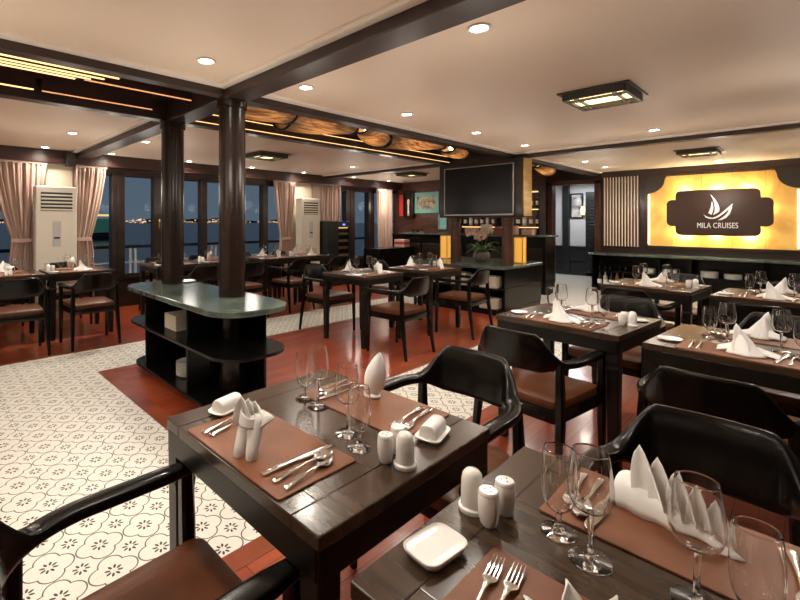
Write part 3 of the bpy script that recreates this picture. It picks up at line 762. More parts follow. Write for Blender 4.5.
b = NB(); prism(b, plq(-.55, .57, 0, .81, -.70, .70, .165, .645, .085), 0, .022, .004, plane='YZ'); obj('plaque', b, M['plaque'], t)
for y in (-.5, .5):
    for z in (.2, .6):
        b = NB(); box(b, .022, .122, y - .012, y + .012, z - .012, z + .012); obj('standoff', b, M['black'], t)
def wall_poly(pts, name):
    b = NB(); prism(b, pts, -.010, .001, plane='YZ'); return obj(name, b, M['letter'], t)
def L2(u, v): return (-(u - 720) * .0131 + .0, (222 - v) * .0262 / 1.0 * .0 + 0)
def lg(px, py):   # logo drawing units from the picture of the sign: x to the right, y down
    return (-.022 - (px - 262) * .00205 * 1.0, .305 + (330 - py) * .00255)
main_sail = [lg(*p) for p in ((212, 165), (228, 182), (246, 205), (262, 235), (270, 262), (268, 284), (252, 296), (228, 308), (238, 285), (241, 258), (236, 225), (226, 195))]
fore_sail = [lg(*p) for p in ((222, 212), (229, 235), (231, 262), (226, 288), (218, 306), (198, 294), (206, 276), (215, 250))]
hull_a = [lg(*p) for p in ((166, 300), (178, 312), (200, 322), (228, 326), (252, 316), (280, 297), (312, 268), (352, 232), (347, 268), (334, 302), (314, 326), (286, 341), (258, 344), (278, 332), (304, 312), (322, 290), (330, 268), (300, 296), (268, 320), (238, 334), (206, 334), (180, 324))]
for nm, P in (('sail', main_sail), ('sail', fore_sail), ('hull', hull_a)): wall_poly(P, nm)
fc = bpy.data.curves.new('lettering', 'FONT'); fc.body = 'MILA CRUISES'; fc.size = .135; fc.extrude = .004; fc.align_x = 'CENTER'; fc.space_character = 1.02
fo = bpy.data.objects.new('tmp', fc); COL.objects.link(fo)
me = bpy.data.meshes.new_from_object(fo.evaluated_get(bpy.context.evaluated_depsgraph_get())); bpy.data.objects.remove(fo)
lo = min(v.co.x for v in me.vertices); hi = max(v.co.x for v in me.vertices); k = .535 / (hi - lo)
for v in me.vertices: v.co = Vector((-.004 - v.co.z, -(v.co.x - (lo + hi) / 2) * k - .008, v.co.y * 1.0 + .135))
me.materials.append(M['letter']); lt = bpy.data.objects.new('lettering', me); COL.objects.link(lt); lt.parent = t

# ------------------------------------------------------------------ counter under the sign
t = thing('wall_counter', 'long black open-shelf counter with green stone top along the sign wall', 'counter', (10.12, 1.3, 0))
b = NB(); box(b, -.25, .23, -1.7, 1.72, .70, .735, bev=.006); obj('stone_top', b, M['marble'], t)
b = NB(); box(b, -.20, .23, -1.7, 1.68, .37, .39); obj('shelf', b, M['blackwood'], t)
b = NB(); box(b, -.20, .23, -1.7, 1.68, 0, .09); obj('plinth', b, M['blackwood'], t)
b = NB(); box(b, .21, .23, -1.7, 1.68, .09, .37); box(b, .21, .23, -1.7, 1.68, .39, .70); obj('back_panel', b, M['blackwood'], t)
for y in (-1.68, -.75, .14, .58, 1.665):
    b = NB(); box(b, -.20, .21, y - .012, y + .012, .09, .37); box(b, -.20, .21, y - .012, y + .012, .39, .70); obj('divider', b, M['blackwood'], t)
for y, n, r, w in ((2.05, 7, .10, 'first'), (1.70, 7, .10, 'second'), (1.20, 8, .12, 'third'), (.90, 6, .115, 'fourth')):
    plate_stack('plate_stack', (10.03, y, .391), n, r, 'stack of white plates on the sign wall counter, %s from the door' % w)
def small_glass():
    t = thing('tumbler', '', 'glass')
    b = NB(); lathe(b, [(.022, 0), (.030, .004), (.034, .10), (.032, .10), (.028, .008), (.001, .006)], 20); obj('cup', b, M['glass_solid'], t, True); return t
TG = Kind(small_glass())
for i in range(6): TG.put((10.0 + .05 * (i % 2), 2.86 - .085 * i, .391), 0, 'clear tumbler on the upper counter shelf beside the door, %s from the end' % ('first', 'second', 'third', 'fourth', 'fifth', 'sixth')[i], 'tumblers on the upper shelf')
def bottle(mat):
    t = thing('bottle', '', 'bottle')
    b = NB(); lathe(b, [(.001, 0), (.036, 0), (.038, .01), (.038, .17), (.030, .20), (.014, .225), (.013, .28), (.015, .282), (.015, .295), (.001, .295)], 16); obj('body', b, mat, t, True)
    b = NB(); lathe(b, [(.0385, .05), (.0388, .052), (.0388, .13), (.0385, .132)], 16, cap=False); obj('paper_label', b, M['china'], t, True); return t
BK = [Kind(bottle(M[k])) for k in ('bottle_dark', 'bottle_amber', 'bottle_clear')]
for i in range(5): BK[(0, 2, 0, 1, 0)[i]].put((10.0, 2.86 - .10 * i, .0905), i * 1.3, 'bottle on the lower counter shelf beside the door, %s from the end' % ('first', 'second', 'third', 'fourth', 'fifth')[i], 'bottles on the lower counter shelf')

# ------------------------------------------------------------------ bar
t = thing('bar_counter', 'dark panelled bar counter behind the television box', 'bar counter', (8.75, 4.9, 0))
b = NB(); box(b, -.30, .28, -1.62, 1.72, 1.065, 1.10, bev=.006); obj('counter_top', b, M['marble'], t)
b = NB(); box(b, -.22, .22, -1.58, 1.68, 0, 1.065, bev=.004); obj('body', b, M['blackwood'], t)
for y in (-1.3, -.75, -.2, .35, .9, 1.42):
    b = NB(); box(b, -.235, -.219, y - .23, y + .23, .14, .86, bev=.004); obj('front_panel', b, M['darkwood'], t)
t = thing('bar_shelf', 'tall lit bottle shelf on the wall behind the bar', 'shelf', (9.2, 4.55, 0))
for y in (-.90, 0, .95):
    b = NB(); box(b, -.14, .14, y - .015, y + .015, .9, 2.25); obj('side_panel', b, M['darkwood'], t)
for z in (.90, 1.25, 1.62, 1.98, 2.24):
    b = NB(); box(b, -.14, .14, -.90, .95, z, z + .02); obj('shelf', b, M['darkwood'], t)
b = NB(); box(b, -.15, .14, -.92, .97, 0, .90, bev=.004); obj('base_cabinet', b, M['blackwood'], t)
b = NB(); box(b, .10, .11, -.88, .93, 1.60, 1.615); box(b, .10, .11, -.88, .93, 1.96, 1.975); box(b, .10, .11, -.88, .93, 1.23, 1.245); obj('shelf_light', b, M['led_warm'], t)
for si, z in enumerate((.921, 1.271, 1.641)):
    for i in range(13):
        y = 4.55 - .83 + .133 * i
        if abs(y - 4.55) < .04: continue
        BK[(i * 7 + si * 3) % 3].put((9.17, y, z), i, '%s bottle from the door end on the %s bar shelf' % (('first', 'second', 'third', 'fourth', 'fifth', 'sixth', 'seventh', 'eighth', 'ninth', 'tenth', 'eleventh', 'twelfth', 'thirteenth')[i], ('lowest', 'middle', 'upper')[si]), 'bottles on the bar shelf')
for i, (y, w, h, mm, lab) in enumerate(((3.75, .20, .10, 'boxpink', 'pale pink carton on the bar counter, first from the door'), (4.05, .16, .17, 'boxpink', 'pink carton on the bar counter, second from the door'), (4.30, .22, .13, 'boxred', 'maroon carton on the bar counter, third from the door'), (4.62, .18, .20, 'bottle_clear', 'tall cream carton on the bar counter behind the orchid'), (4.95, .24, .12, 'boxpink', 'wide pink carton on the bar counter, farthest from the door'))):
    b = NB(); box(b, -.08, .08, -w / 2, w / 2, 0, h, bev=.004); o = tag(obj('carton', b, M[mm], loc=(8.80, y, 1.101)), lab, 'box', 'cartons on the bar counter')
for x, y, z in ((8.9, 4.3, 2.2), (9.0, 5.2, 2.2)): spot_at(x, y, z, 22, (1, .76, .5))
# wall pictures and cards by the bar
def framed(name, loc, w, h, fm, pmat, label, mount=.05):
    t = thing(name, label, 'picture', loc)
    b = NB()
    for (a0, a1, c0, c1) in ((-w / 2, w / 2, 0, mount), (-w / 2, w / 2, h - mount, h), (-w / 2, -w / 2 + mount, mount, h - mount), (w / 2 - mount, w / 2, mount, h - mount)): box(b, -.025, 0, a0, a1, c0, c1, bev=.004)
    obj('frame', b, fm, t)
    b = NB(); box(b, -.012, -.002, -w / 2 + mount, w / 2 - mount, mount, h - mount); obj('print', b, pmat, t); return t
framed('framed_picture', (9.345, 6.49, 1.57), .74, .52, M['teal'], M['picture'], 'wide framed picture with teal border on the bar wall', .10)
framed('framed_card', (9.345, 6.02, 1.17), .24, .36, M['teal'], M['blue_card'], 'small pale blue framed card beside the television box', .03)
framed('red_poster', (9.345, 7.25, 1.50), .14, .56, M['red'], M['red'], 'narrow bright red poster beside the last curtain', .03)
t = thing('display_niche', 'dark display niche holding a small pink and white figurine', 'cabinet', (9.30, 6.985, 1.48))
b = NB(); box(b, 0, .045, -.15, .15, 0, .64); box(b, -.06, 0, -.15, -.13, 0, .64); box(b, -.06, 0, .13, .15, 0, .64); box(b, -.06, 0, -.15, .15, 0, .02); box(b, -.06, 0, -.15, .15, .62, .64); obj('case', b, M['darkwood'], t)
b = NB(); lathe(b, [(.024, .0), (.030, .10), (.022, .22), (.03, .30), (.036, .36), (.026, .42), (.001, .44)], 16, (-.03, 0, 0)); tag(obj('figurine', b, M['petal'], None, True, (9.30, 6.985, 1.502)), 'slim pink and white figurine standing in the dark wall niche', 'figurine')
t = thing('back_bar_ledge', 'dark ledge cabinet along the bar wall below the pictures', 'cabinet', (9.18, 6.4, 0))
b = NB(); box(b, -.16, .16, -.85, .95, 0, 1.03, bev=.005); obj('body', b, M['blackwood'], t)
b = NB(); box(b, -.18, .16, -.87, .97, 1.03, 1.06, bev=.005); obj('ledge_top', b, M['darkwood'], t)
for i in range(3): TG.put((9.14, 6.75 - .14 * i, 1.061), 0, 'clear tumbler on the dark ledge below the teal picture, %s from the curtain' % ('first', 'second', 'third')[i], 'tumblers on the ledge')
t = thing('low_console', 'low black console standing before the last curtain', 'console', (7.80, 6.40, 0))
b = NB(); box(b, -.62, .62, -.22, .22, .04, .78, bev=.008); obj('body', b, M['blackwood'], t)
b = NB(); box(b, -.58, .58, -.18, .18, 0, .04); obj('plinth', b, M['black'], t)
for i in range(3):
    b = NB(); box(b, -.11, .11, -.14, .14, 0, .055, bev=.004)
    tag(obj('carton', b, M[('boxpink', 'boxred', 'boxpink')[i]], loc=(8.28, 6.42, .7805 + .0555 * i), ), ('pink carton at the bottom of the pile on the low console', 'maroon carton in the middle of the pile on the low console', 'pink carton on top of the pile on the low console')[i], 'box', 'cartons on the low console')
# corridor picture and wall lamp
framed('corridor_picture', (12.395, 4.06, 1.44), .30, .64, M['black'], M['ink'], 'tall ink picture in a black frame seen through the corridor door', .035)
t = thing('wall_sconce', 'small brass wall lamp in the corridor beyond the door', 'lamp', (12.39, 3.90, 1.50))
b = NB(); box(b, -.02, .01, -.03, .03, 0, .26, bev=.006); obj('back_plate', b, M['brass'], t)
b = NB(); lathe(b, [(.03, .03), (.045, .08), (.045, .20), (.03, .24)], 16, (-.06, 0, 0)); obj('lamp_shade', b, M['lamp_lens'], t, True)
l = bpy.data.lights.new('corridor_lamp', 'AREA'); l.energy = 26; l.size = .5; l.color = (.96, .97, 1); o = bpy.data.objects.new('corridor_lamp', l); COL.objects.link(o); o.location = (11.5, 3.9, 2.3)

# ------------------------------------------------------------------ air conditioners, curtains, cooler, speaker
def make_ac():
    t = thing('air_conditioner', '', 'air conditioner')
    b = NB(); box(b, -.25, .25, -.16, .04, .03, 1.84, bev=.018, seg=3); obj('body', b, M['ac'], t, 'auto' and None)
    b = NB(); box(b, -.24, .24, -.15, .03, 0, .03); obj('base', b, M['ac2'], t)
    b = NB(); box(b, -.19, .19, -.166, -.155, 1.50, 1.755); obj('vent_recess', b, M['black'], t)
    for i in range(5):
        b = NB(); box(b, -.19, .19, -.178, -.160, 1.508 + .049 * i, 1.531 + .049 * i, bev=.003, mtx=None); obj('louvre', b, M['ac'], t)
    b = NB(); box(b, -.05, .05, -.168, -.155, 1.02, 1.36, bev=.003); cp = obj('control_panel', b, M['grey_plastic'], t)
    b = NB(); box(b, -.035, .035, -.172, -.16, 1.12, 1.145, bev=.002); obj('display', b, M['black'], cp)
    b = NB(); box(b, -.15, .15, -.168, -.155, .12, .80, bev=.004); obj('intake_panel', b, M['ac2'], t); return t
AK = Kind(make_ac())
AK.put((1.405, 7.16, 0), 0, 'ivory floor-standing air conditioner between the two left curtains')
AK.put((6.0, 7.16, 0), 0, 'ivory floor-standing air conditioner beside the dark wine cooler')
def curtain(label, top, tie, bot, ztop, ztie, zbot, y, folds, tied=True):
    t = thing('curtain', label, 'curtain', ((top[0] + top[1]) / 2, y, 0))
    ox = (top[0] + top[1]) / 2; P = []
    nz, ns = 26, folds * 10
    for i in range(nz + 1):
        z = ztop + (zbot - ztop) * i / nz
        if tied:
            if z > ztie: s = (ztop - z) / (ztop - ztie); s = s ** 1.35; a = top[0] + (tie[0] - top[0]) * s; c = top[1] + (tie[1] - top[1]) * s
            else: s = (ztie - z) / (ztie - zbot); s = math.sqrt(s); a = tie[0] + (bot[0] - tie[0]) * s; c = tie[1] + (bot[1] - tie[1]) * s
        else: s = i / nz; a = top[0] + (bot[0] - top[0]) * s; c = top[1] + (bot[1] - top[1]) * s
        row = []
        for k in range(ns + 1):
            u = k / ns; ph = 2 * PI * folds * u
            amp = .026 + .012 * math.sin(k * .37)
            row.append((a + (c - a) * u - ox + .006 * math.sin(ph * .5 + z * 2), amp * math.sin(ph + .5 * math.sin(z * 2.3 + u * 9)) + .010 * math.sin(ph * 2.3 + z), z))
        P.append(row)
    b = NB(); sheet(b, P, .003); obj('drape', b, M['curtain'], t, recalc=False)
    b = NB(); box(b, top[0] - ox - .01, top[1] - ox + .01, -.02, .02, ztop - .005, ztop + .03); obj('heading', b, M['curtain'], t)
    if tied:
        b = NB(); a, c = tie; cx = (a + c) / 2 - ox; rx = (c - a) / 2 + .012; Q = []
        for dz in (-.028, -.01, .01, .028): Q.append([(cx + (rx + (.004 if abs(dz) < .02 else 0)) * math.cos(2 * PI * k / 28), .052 * math.sin(2 * PI * k / 28), ztie + dz) for k in range(28)])
        loft(b, Q, True, False); obj('tieback', b, M['curtain'], t)
CY = 7.27
curtain('pink taupe curtain left of the first air conditioner, tied at the waist', (.66, 1.33), (.93, 1.17), (.86, 1.20), 2.16, 1.10, .06, CY, 9)
curtain('pink taupe curtain right of the first air conditioner, tied at the waist', (1.66, 2.12), (1.66, 1.90), (1.66, 1.98), 2.16, 1.10, .06, CY, 8)
curtain('taupe tied curtain beside the far air conditioner', (5.26, 5.80), (5.42, 5.66), (5.38, 5.70), 2.16, 1.02, .06, CY, 8)
curtain('straight taupe curtain hanging behind the wine cooler', (6.30, 7.15), (0, 0), (6.30, 7.10), 2.16, 0, .06, CY + .05, 11, False)
curtain('straight taupe curtain at the far end of the window wall', (8.38, 8.95), (0, 0), (8.46, 8.95), 2.16, 0, .06, CY, 7, False)
t = thing('wine_cooler', 'black glass-door wine cooler with lit wooden shelves', 'wine cooler', (6.62, 6.90, 0))
b = NB(); box(b, -.34, .34, -.06, .22, 0, 1.37, bev=.006); obj('cabinet', b, M['black'], t)
b = NB()
for (a0, a1, c0, c1) in ((-.34, -.02, .02, 1.36), (.29, .34, .02, 1.36), (-.02, .29, .02, .12), (-.02, .29, 1.24, 1.36)): box(b, a0, a1, -.10, -.06, c0, c1, bev=.003)
dr = obj('door', b, M['black'], t)
b = NB(); box(b, -.02, .29, -.088, -.083, .12, 1.24); obj('door_glass', b, M['smoked'], dr)
for i in range(7):
    b = NB(); box(b, -.018, .288, -.080, -.062, .17 + .15 * i, .225 + .15 * i, bev=.004); obj('shelf_front', b, M['wineshelf'], t)
b = NB(); box(b, .10, .17, -.104, -.099, 1.28, 1.31); obj('display', b, M['blue_led'], dr)
b = NB(); box(b, -.016, .286, -.062, -.0605, 1.215, 1.232); obj('lamp_strip', b, M['led_warm'], t)
t = thing('wall_speaker', 'small black loudspeaker mounted where the cross beam meets the header', 'speaker', (1.60, 7.14, 2.20))
b = NB(); box(b, -.06, .06, -.07, .05, -.06, .13, bev=.01); obj('case', b, M['black'], t)
b = NB(); box(b, -.05, .05, -.078, -.068, -.045, .115, bev=.004); obj('grille', b, M['corner'], t)
b = NB(); box(b, -.02, .02, .05, .095, .02, .06); obj('bracket', b, M['black'], t)

# ------------------------------------------------------------------ chairs
def chair_rail():
    """one horseshoe: flat arms that run back, turn the corner and rise into a tall curved back panel"""
    path = []
    for i in range(7): path.append((.235 - .285 * i / 6, .247, 0))
    for i in range(1, 13):
        a = PI / 2 * i / 12; path.append((-.05 - .20 * math.sin(a), .247 - .137 * (1 - math.cos(a)), a))
    for i in range(1, 7): path.append((-.25 - .012 * math.sin(PI / 2 * i / 6), .11 - .11 * i / 6, PI / 2))
    full = path + [(x, -y, a) for x, y, a in reversed(path[:-1])]
    n = len(full); half = len(path) - 1
    rings = []
    for i, (x, y, a) in enumerate(full):
        p0, p1 = Vector(full[max(i - 1, 0)][:2]), Vector(full[min(i + 1, n - 1)][:2])
        d = (p1 - p0).normalized(); nrm = Vector((-d.y, d.x))
        k = min(i, n - 1 - i) / half                       # 0 at the arm tip, 1 at the middle of the back
        s = min(1, max(0, (k - .46) / .26)); s = s * s * (3 - 2 * s)
        w = .056 + (.024 - .056) * s                       # thickness across
        top = .668 + (.800 - .668) * s; bot = .634 + (.606 - .634) * s
        if k < .06: w *= .78
        lean = -.030 * s
        R_ = []
        for q in range(20):
            t = 2 * PI * (q + .5) / 20; c, sn = math.cos(t), math.sin(t)
            e = .55
            cc = math.copysign(abs(c) ** e, c); ss = math.copysign(abs(sn) ** e, sn)
            off = cc * w / 2; z = (top + bot) / 2 + ss * (top - bot) / 2
            tilt = lean * ((z - bot) / max(top - bot, 1e-6))
            R_.append((x + nrm.x * off + tilt, y + nrm.y * off, z))
        rings.append(R_)
    return loft(NB(), rings)
def make_chair():
    t = thing('dining_armchair', '', 'chair')
    obj('backrest_and_arms', chair_rail(), M['chair'], t, True)
    for s in (-1, 1):
        b = NB(); rr = []
        for z, x, y, w in ((0, .215, .240, .013), (.36, .205, .241, .020), (.50, .203, .243, .020), (.645, .200, .245, .018)): rr.append([(x + dx * w, s * y + dy * w, z) for dx, dy in ((1, .6), (.6, 1), (-.6, 1), (-1, .6), (-1, -.6), (-.6, -1), (.6, -1), (1, -.6))])
        loft(b, rr); obj('leg', b, M['chair'], t, 'auto')
        b = NB(); rr = []
        for z, x, y, w in ((0, -.275, .235, .013), (.36, -.222, .222, .021), (.52, -.212, .218, .020), (.66, -.208, .214, .016)): rr.append([(x + dx * w, s * y + dy * w, z) for dx, dy in ((1, .6), (.6, 1), (-.6, 1), (-1, .6), (-1, -.6), (-.6, -1), (.6, -1), (1, -.6))])
        loft(b, rr); obj('leg', b, M['chair'], t, 'auto')
    b = NB()
    prism(b, [(.225, .235), (.225, .21), (-.215, .185), (-.215, .212)], .365, .425, .004); prism(b, [(.225, -.21), (.225, -.235), (-.215, -.212), (-.215, -.185)], .365, .425, .004)
    box(b, .195, .225, -.230, .230, .365, .425, bev=.004); box(b, -.23, -.20, -.21, .21, .365, .425, bev=.004)
    obj('seat_frame', b, M['chair'], t, 'auto')
    rings = []
    for z, k in ((.415, .985), (.425, 1.0), (.448, 1.005), (.462, .985), (.470, .93), (.474, .7), (.474, .3)):
        Rg = []
        for (px, py) in rrect(-.205, .235, -.226, .226, .04, 5):
            py2 = py * (1 - .10 * (.235 - px) / .44); Rg.append((px * k + .015 * (1 - k), py2 * k, z))
        rings.append(Rg)
    obj('seat', loft(NB(), rings), M['leather'], t, 'auto')
    return t
CH = Kind(make_chair())
CG = 'black armchairs with brown leather seats'
# ------------------------------------------------------------------ tables
TH = .765
TW, TL = .65, .69
def make_table():
    t = thing('dining_table', '', 'table')
    b = NB()
    w, l = TW / 2, TL / 2
    box(b, -w, w, l - .085, l, TH - .030, TH, bev=.003); box(b, -w, w, -l, -l + .085, TH - .030, TH, bev=.003)
    box(b, -w, -w + .0712, -l + .0858, l - .0858, TH - .030, TH, bev=.002); box(b, w - .0712, w, -l + .0858, l - .0858, TH - .030, TH, bev=.002)
    for k in range(3):
        a = -w + .072 + (TW - .144) / 3 * k; box(b, a, a + (TW - .144) / 3 - (.0002 if k < 2 else 0), -l + .0858, l - .0858, TH - .030, TH, bev=.0006)
    box(b, -w + .01, w - .01, -l + .01, l - .01, TH - .034, TH - .026)
    obj('tabletop', b, M['tabletop'], t)
    b = NB(); k = .012
    for s in (-1, 1):
        box(b, -w + k, w - k, s * (l - k) - .011, s * (l - k) + .011, TH - .095, TH - .030, bev=.002); box(b, s * (w - k) - .011, s * (w - k) + .011, -l + k, l - k, TH - .095, TH - .030, bev=.002)
    obj('apron', b, M['tablewood'], t)
    for sx in (-1, 1):
        for sy in (-1, 1):
            b = NB(); cx, cy = sx * (w - .034), sy * (l - .034); rr = []
            for z, h in ((0, .022), (.10, .025), (.56, .029), (.585, .032), (.60, .028), (.62, .030), (TH - .03, .030)): rr.append([(cx + dx * h, cy + dy * h, z) for dx, dy in ((1, .85), (.85, 1), (-.85, 1), (-1, .85), (-1, -.85), (-.85, -1), (.85, -1), (1, -.85))])
            loft(b, rr); obj('leg', b, M['tablewood'], t, False)
    return t
TB = Kind(make_table())
# ------------------------------------------------------------------ tableware (each built once at the origin, then copied)
def glass_kind(name, bowl, stem_z0, stem_z1, foot_r, cat):
    t = thing(name, '', cat)
    b = NB()
    full = [(bowl[-1][0] * .2, bowl[-1][1] - .0004)] + list(reversed(bowl)) [:-1] + [(bowl[0][0] + .0004, bowl[0][1] - .0035), (bowl[0][0] + .00005, bowl[0][1] - .0006), (bowl[0][0] - .0001, bowl[0][1]), (bowl[0][0] - .0005, bowl[0][1] + .0003), (bowl[0][0] - .0008, bowl[0][1]), (bowl[0][0] - .00085, bowl[0][1] - .0006), (bowl[0][0] - .0005, bowl[0][1] - .0035)] + [(r - .0009, z + .0004) for r, z in bowl[1:-1]] + [(bowl[-1][0] * .3, bowl[-1][1] + .0014)]
    loft(b, [[(r * math.cos(2 * PI * i / 36), r * math.sin(2 * PI * i / 36), z) for i in range(36)] for r, z in full], True, True)
    obj('bowl', b, M['glass'], t, True)
    b = NB(); r0, z0 = bowl[-1]; lathe(b, [(.0005, z0 - .0008), (r0 * .7, z0 - .0012), (r0 * .8, z0 - .004), (.006, stem_z1 - .006), (.0042, (stem_z0 + stem_z1) / 2), (.005, stem_z0 + .006), (.010, stem_z0 + .002)], 16); obj('stem', b, M['glass_solid'], t, True)
    b = NB(); lathe(b, [(.001, .0078), (.006, .0072), (.010, .0058), (.018, .0042), (foot_r * .92, .0026), (foot_r * .98, .0023), (foot_r, .0014), (foot_r * .985, .0004), (foot_r * .95, .0001), (.002, .0001)], 40); obj('foot', b, M['glass_solid'], t, True)
    return t
WINE = Kind(glass_kind('wine_glass', [(.0275, .190), (.0295, .178), (.0335, .150), (.0360, .128), (.0350, .112), (.0300, .098), (.0200, .089), (.0080, .086)], .006, .086, .034, 'glass'))
GOB = Kind(glass_kind('water_goblet', [(.0260, .158), (.0280, .145), (.0300, .115), (.0300, .085), (.0275, .065), (.0215, .051), (.0130, .043), (.007, .041)], .006, .041, .031, 'glass'))
def shaker_kind(name, prof, holes):
    t = thing(name, '', 'shaker')
    b = NB(); lathe(b, prof, 28); bd = obj('body', b, M['china'], t, 'auto')
    if holes:
        b = NB()
        for k in range(3): box(b, -.0012 + .007 * math.cos(k * 2.1), .0012 + .007 * math.cos(k * 2.1), -.0012 + .007 * math.sin(k * 2.1), .0012 + .007 * math.sin(k * 2.1), prof[-1][1] - .001, prof[-1][1] + .0006)
        obj('pour_hole', b, M['black'], bd)
    return t
SALT = Kind(shaker_kind('salt_shaker', [(.001, 0), (.013, 0), (.0165, .006), (.0195, .022), (.0205, .040), (.0195, .056), (.0185, .059), (.0190, .0605), (.0188, .064), (.0165, .067), (.001, .0675)], True))
PICK = Kind(shaker_kind('toothpick_holder', [(.001, 0), (.026, 0), (.0275, .004), (.027, .009), (.0225, .0115), (.0222, .04), (.0215, .060), (.0190, .073), (.013, .080), (.006, .0825), (.001, .083)], False))
def dish_base(b, L=.068, W=.043, h=.014):
    rings = []
    for z, k in ((.0, .80), (.003, .86), (h * .8, 1.0), (h, 1.01), (h + .001, .985), (h * .93, .95), (h * .86, .88), (h * .85, .4)): rings.append([(x * k, y * k, z) for x, y in rrect(-W, W, -L, L, .022, 5)])
    return loft(b, rings)
def make_butter(lid):
    t = thing('butter_dish' if lid else 'oblong_dish', '', 'dish')
    b = NB(); dish_base(b, *((.058, .036, .012) if lid else (.054, .038, .017))); obj('dish_base', b, M['china'], t, 'auto')
    if lid:
        rings = []
        for y, k in ((-.043, .80), (-.042, .95), (-.036, 1), (0, 1.0), (.036, 1), (.042, .95), (.043, .80)):
            rings.append([(k * .025 * math.copysign(abs(math.cos(a)) ** .7, math.cos(a)), y, .009 + k * .036 * abs(math.sin(a)) ** .75) for a in [PI * q / 12 for q in range(13)]])
        b = loft(NB(), rings); obj('lid', b, M['china'], t, 'auto')
    return t
BUT = Kind(make_butter(True)); DISH = Kind(make_butter(False))
def make_side_plate():
    t = thing('side_plate', '', 'plate')
    b = NB(); lathe(b, [(.001, .004), (.034, .004), (.050, .010), (.052, .0095), (.036, 0), (.001, 0)], 28); obj('dish_body', b, M['china'], t, True); return t
SIDE = Kind(make_side_plate())
def make_mat():
    b = NB(); prism(b, rrect(-.118, .118, -.215, .215, .008, 3), 0, .004, .001); return obj('placemat', b, M['mat'])
class KM(Kind): pass
pm_o = make_mat(); tag(pm_o, '', 'placemat'); PMAT = Kind(pm_o)
def ribbon(b, pts, th):
    """flat bar along y=0: pts = (x, half width, z)"""
    rings = []
    for x, w, z in pts: rings.append([(x, -w, z - th * .4), (x, -w * .6, z - th * .5 + .0004), (x, w * .6, z - th * .5 + .0004), (x, w, z - th * .4), (x, w, z + th * .3), (x, w * .5, z + th * .5), (x, -w * .5, z + th * .5), (x, -w, z + th * .3)])
    return loft(b, rings)
HANDLE = [(-.095, .004, .003), (-.092, .0085, .0035), (-.080, .0078, .0040), (-.050, .0050, .0055), (-.015, .0030, .0075), (.010, .0028, .0085)]
def make_knife():
    b = NB(); ribbon(b, [(-.105, .004, .0035), (-.103, .0085, .004), (-.06, .0072, .0045), (-.012, .0055, .0050), (0, .0075, .0045), (.02, .0095, .0042), (.07, .0098, .0042), (.095, .007, .0042), (.105, .0015, .0042)], .004); return tag(obj('table_knife', b, M['steel'], None, 'auto'), '', 'knife')
def make_spoon(k=1.0):
    b = NB(); ribbon(b, [(x * k, w * k, z) for x, w, z in HANDLE + [(.030, .004, .007)]], .003)
    rings = []
    for i in range(9):
        s = i / 8; x = .030 + .060 * s; w = .0185 * math.sin(PI * (.08 + .88 * s)) ** .8; zc = .0068 - .0052 * math.sin(PI * s)
        rings.append([(x * k, w * k * math.cos(a), zc + (1 - abs(math.cos(a))) * -.0015 + .0035 * abs(math.cos(a))) for a in [PI * q / 8 for q in range(9)]])
    sheet(b, rings, .0016); return tag(obj('spoon', b, M['steel'], None, 'auto'), '', 'spoon')
def make_fork():
    b = NB(); ribbon(b, HANDLE + [(.028, .0045, .0075), (.040, .0110, .005), (.050, .0122, .0035)], .003)
    for i in range(4):
        y = -.0096 + .0064 * i; tube(b, [(.047, y, .0035), (.065, y * .98, .0034), (.082, y * .95, .0055), (.095, y * .93, .0085)], [.0019, .0018, .0016, .0008], 6)
    return tag(obj('fork', b, M['steel'], None, 'auto'), '', 'fork')
KNF, SPN, SPS, FRK = Kind(make_knife()), Kind(make_spoon()), Kind(make_spoon(.86)), Kind(make_fork())
# ---- folded napkins
def petal(b, base, tip, w, cup=.3, th=.0022, n=9, m=7, bulge=.12):
    base, tip = Vector(base), Vector(tip); d = tip - base; side = d.cross(Vector((1, 0, .15))); side = side.normalized() if side.length > 1e-6 else Vector((0, 1, 0)); nrm = side.cross(d).normalized()
    P = []
    for i in range(n):
        s = i / (n - 1); ww = w * (1 - s) ** .75 * (.85 + .6 * s)
        P.append([base + d * s + side * (ww * q) + nrm * (-cup * ww * (q * q) + bulge * d.length * math.sin(PI * s) * .4) for q in [-1 + 2 * j / (m - 1) for j in range(m)]])
    sheet(b, P, th)
def nap_fan():
    """lying cone with a crest of upright points along its back"""
    t = thing('folded_napkin', '', 'napkin')
    rings = []
    for i in range(13):
        s = i / 12; y = .085 - .185 * s; r = .044 * (1 - s) ** .85 + .0015; wob = .004 * math.sin(i * 1.7)
        rings.append([(r * 1.05 * math.cos(a) + wob, y + .020 * math.sin(a) * (1 - s), max(.001, r * .98 * math.sin(a) ** .8 * 1.15 if math.sin(a) > 0 else .001)) for a in [PI * q / 12 for q in range(13)]])
    b = NB(); sheet(b, rings, .003); 
    b2 = [r[0] for r in rings]
    obj('wrapped_body', b, M['linen'], t)
    for k in range(5):
        y = .050 - .025 * k; b = NB(); petal(b, (.004 * k - .004, y - .016, .020), (-.006 + .004 * k, y + .016 - .007 * k, .126 - .011 * k), .036 - .003 * k, .75, bulge=.03); obj('point', b, M['linen'], t)
    return t
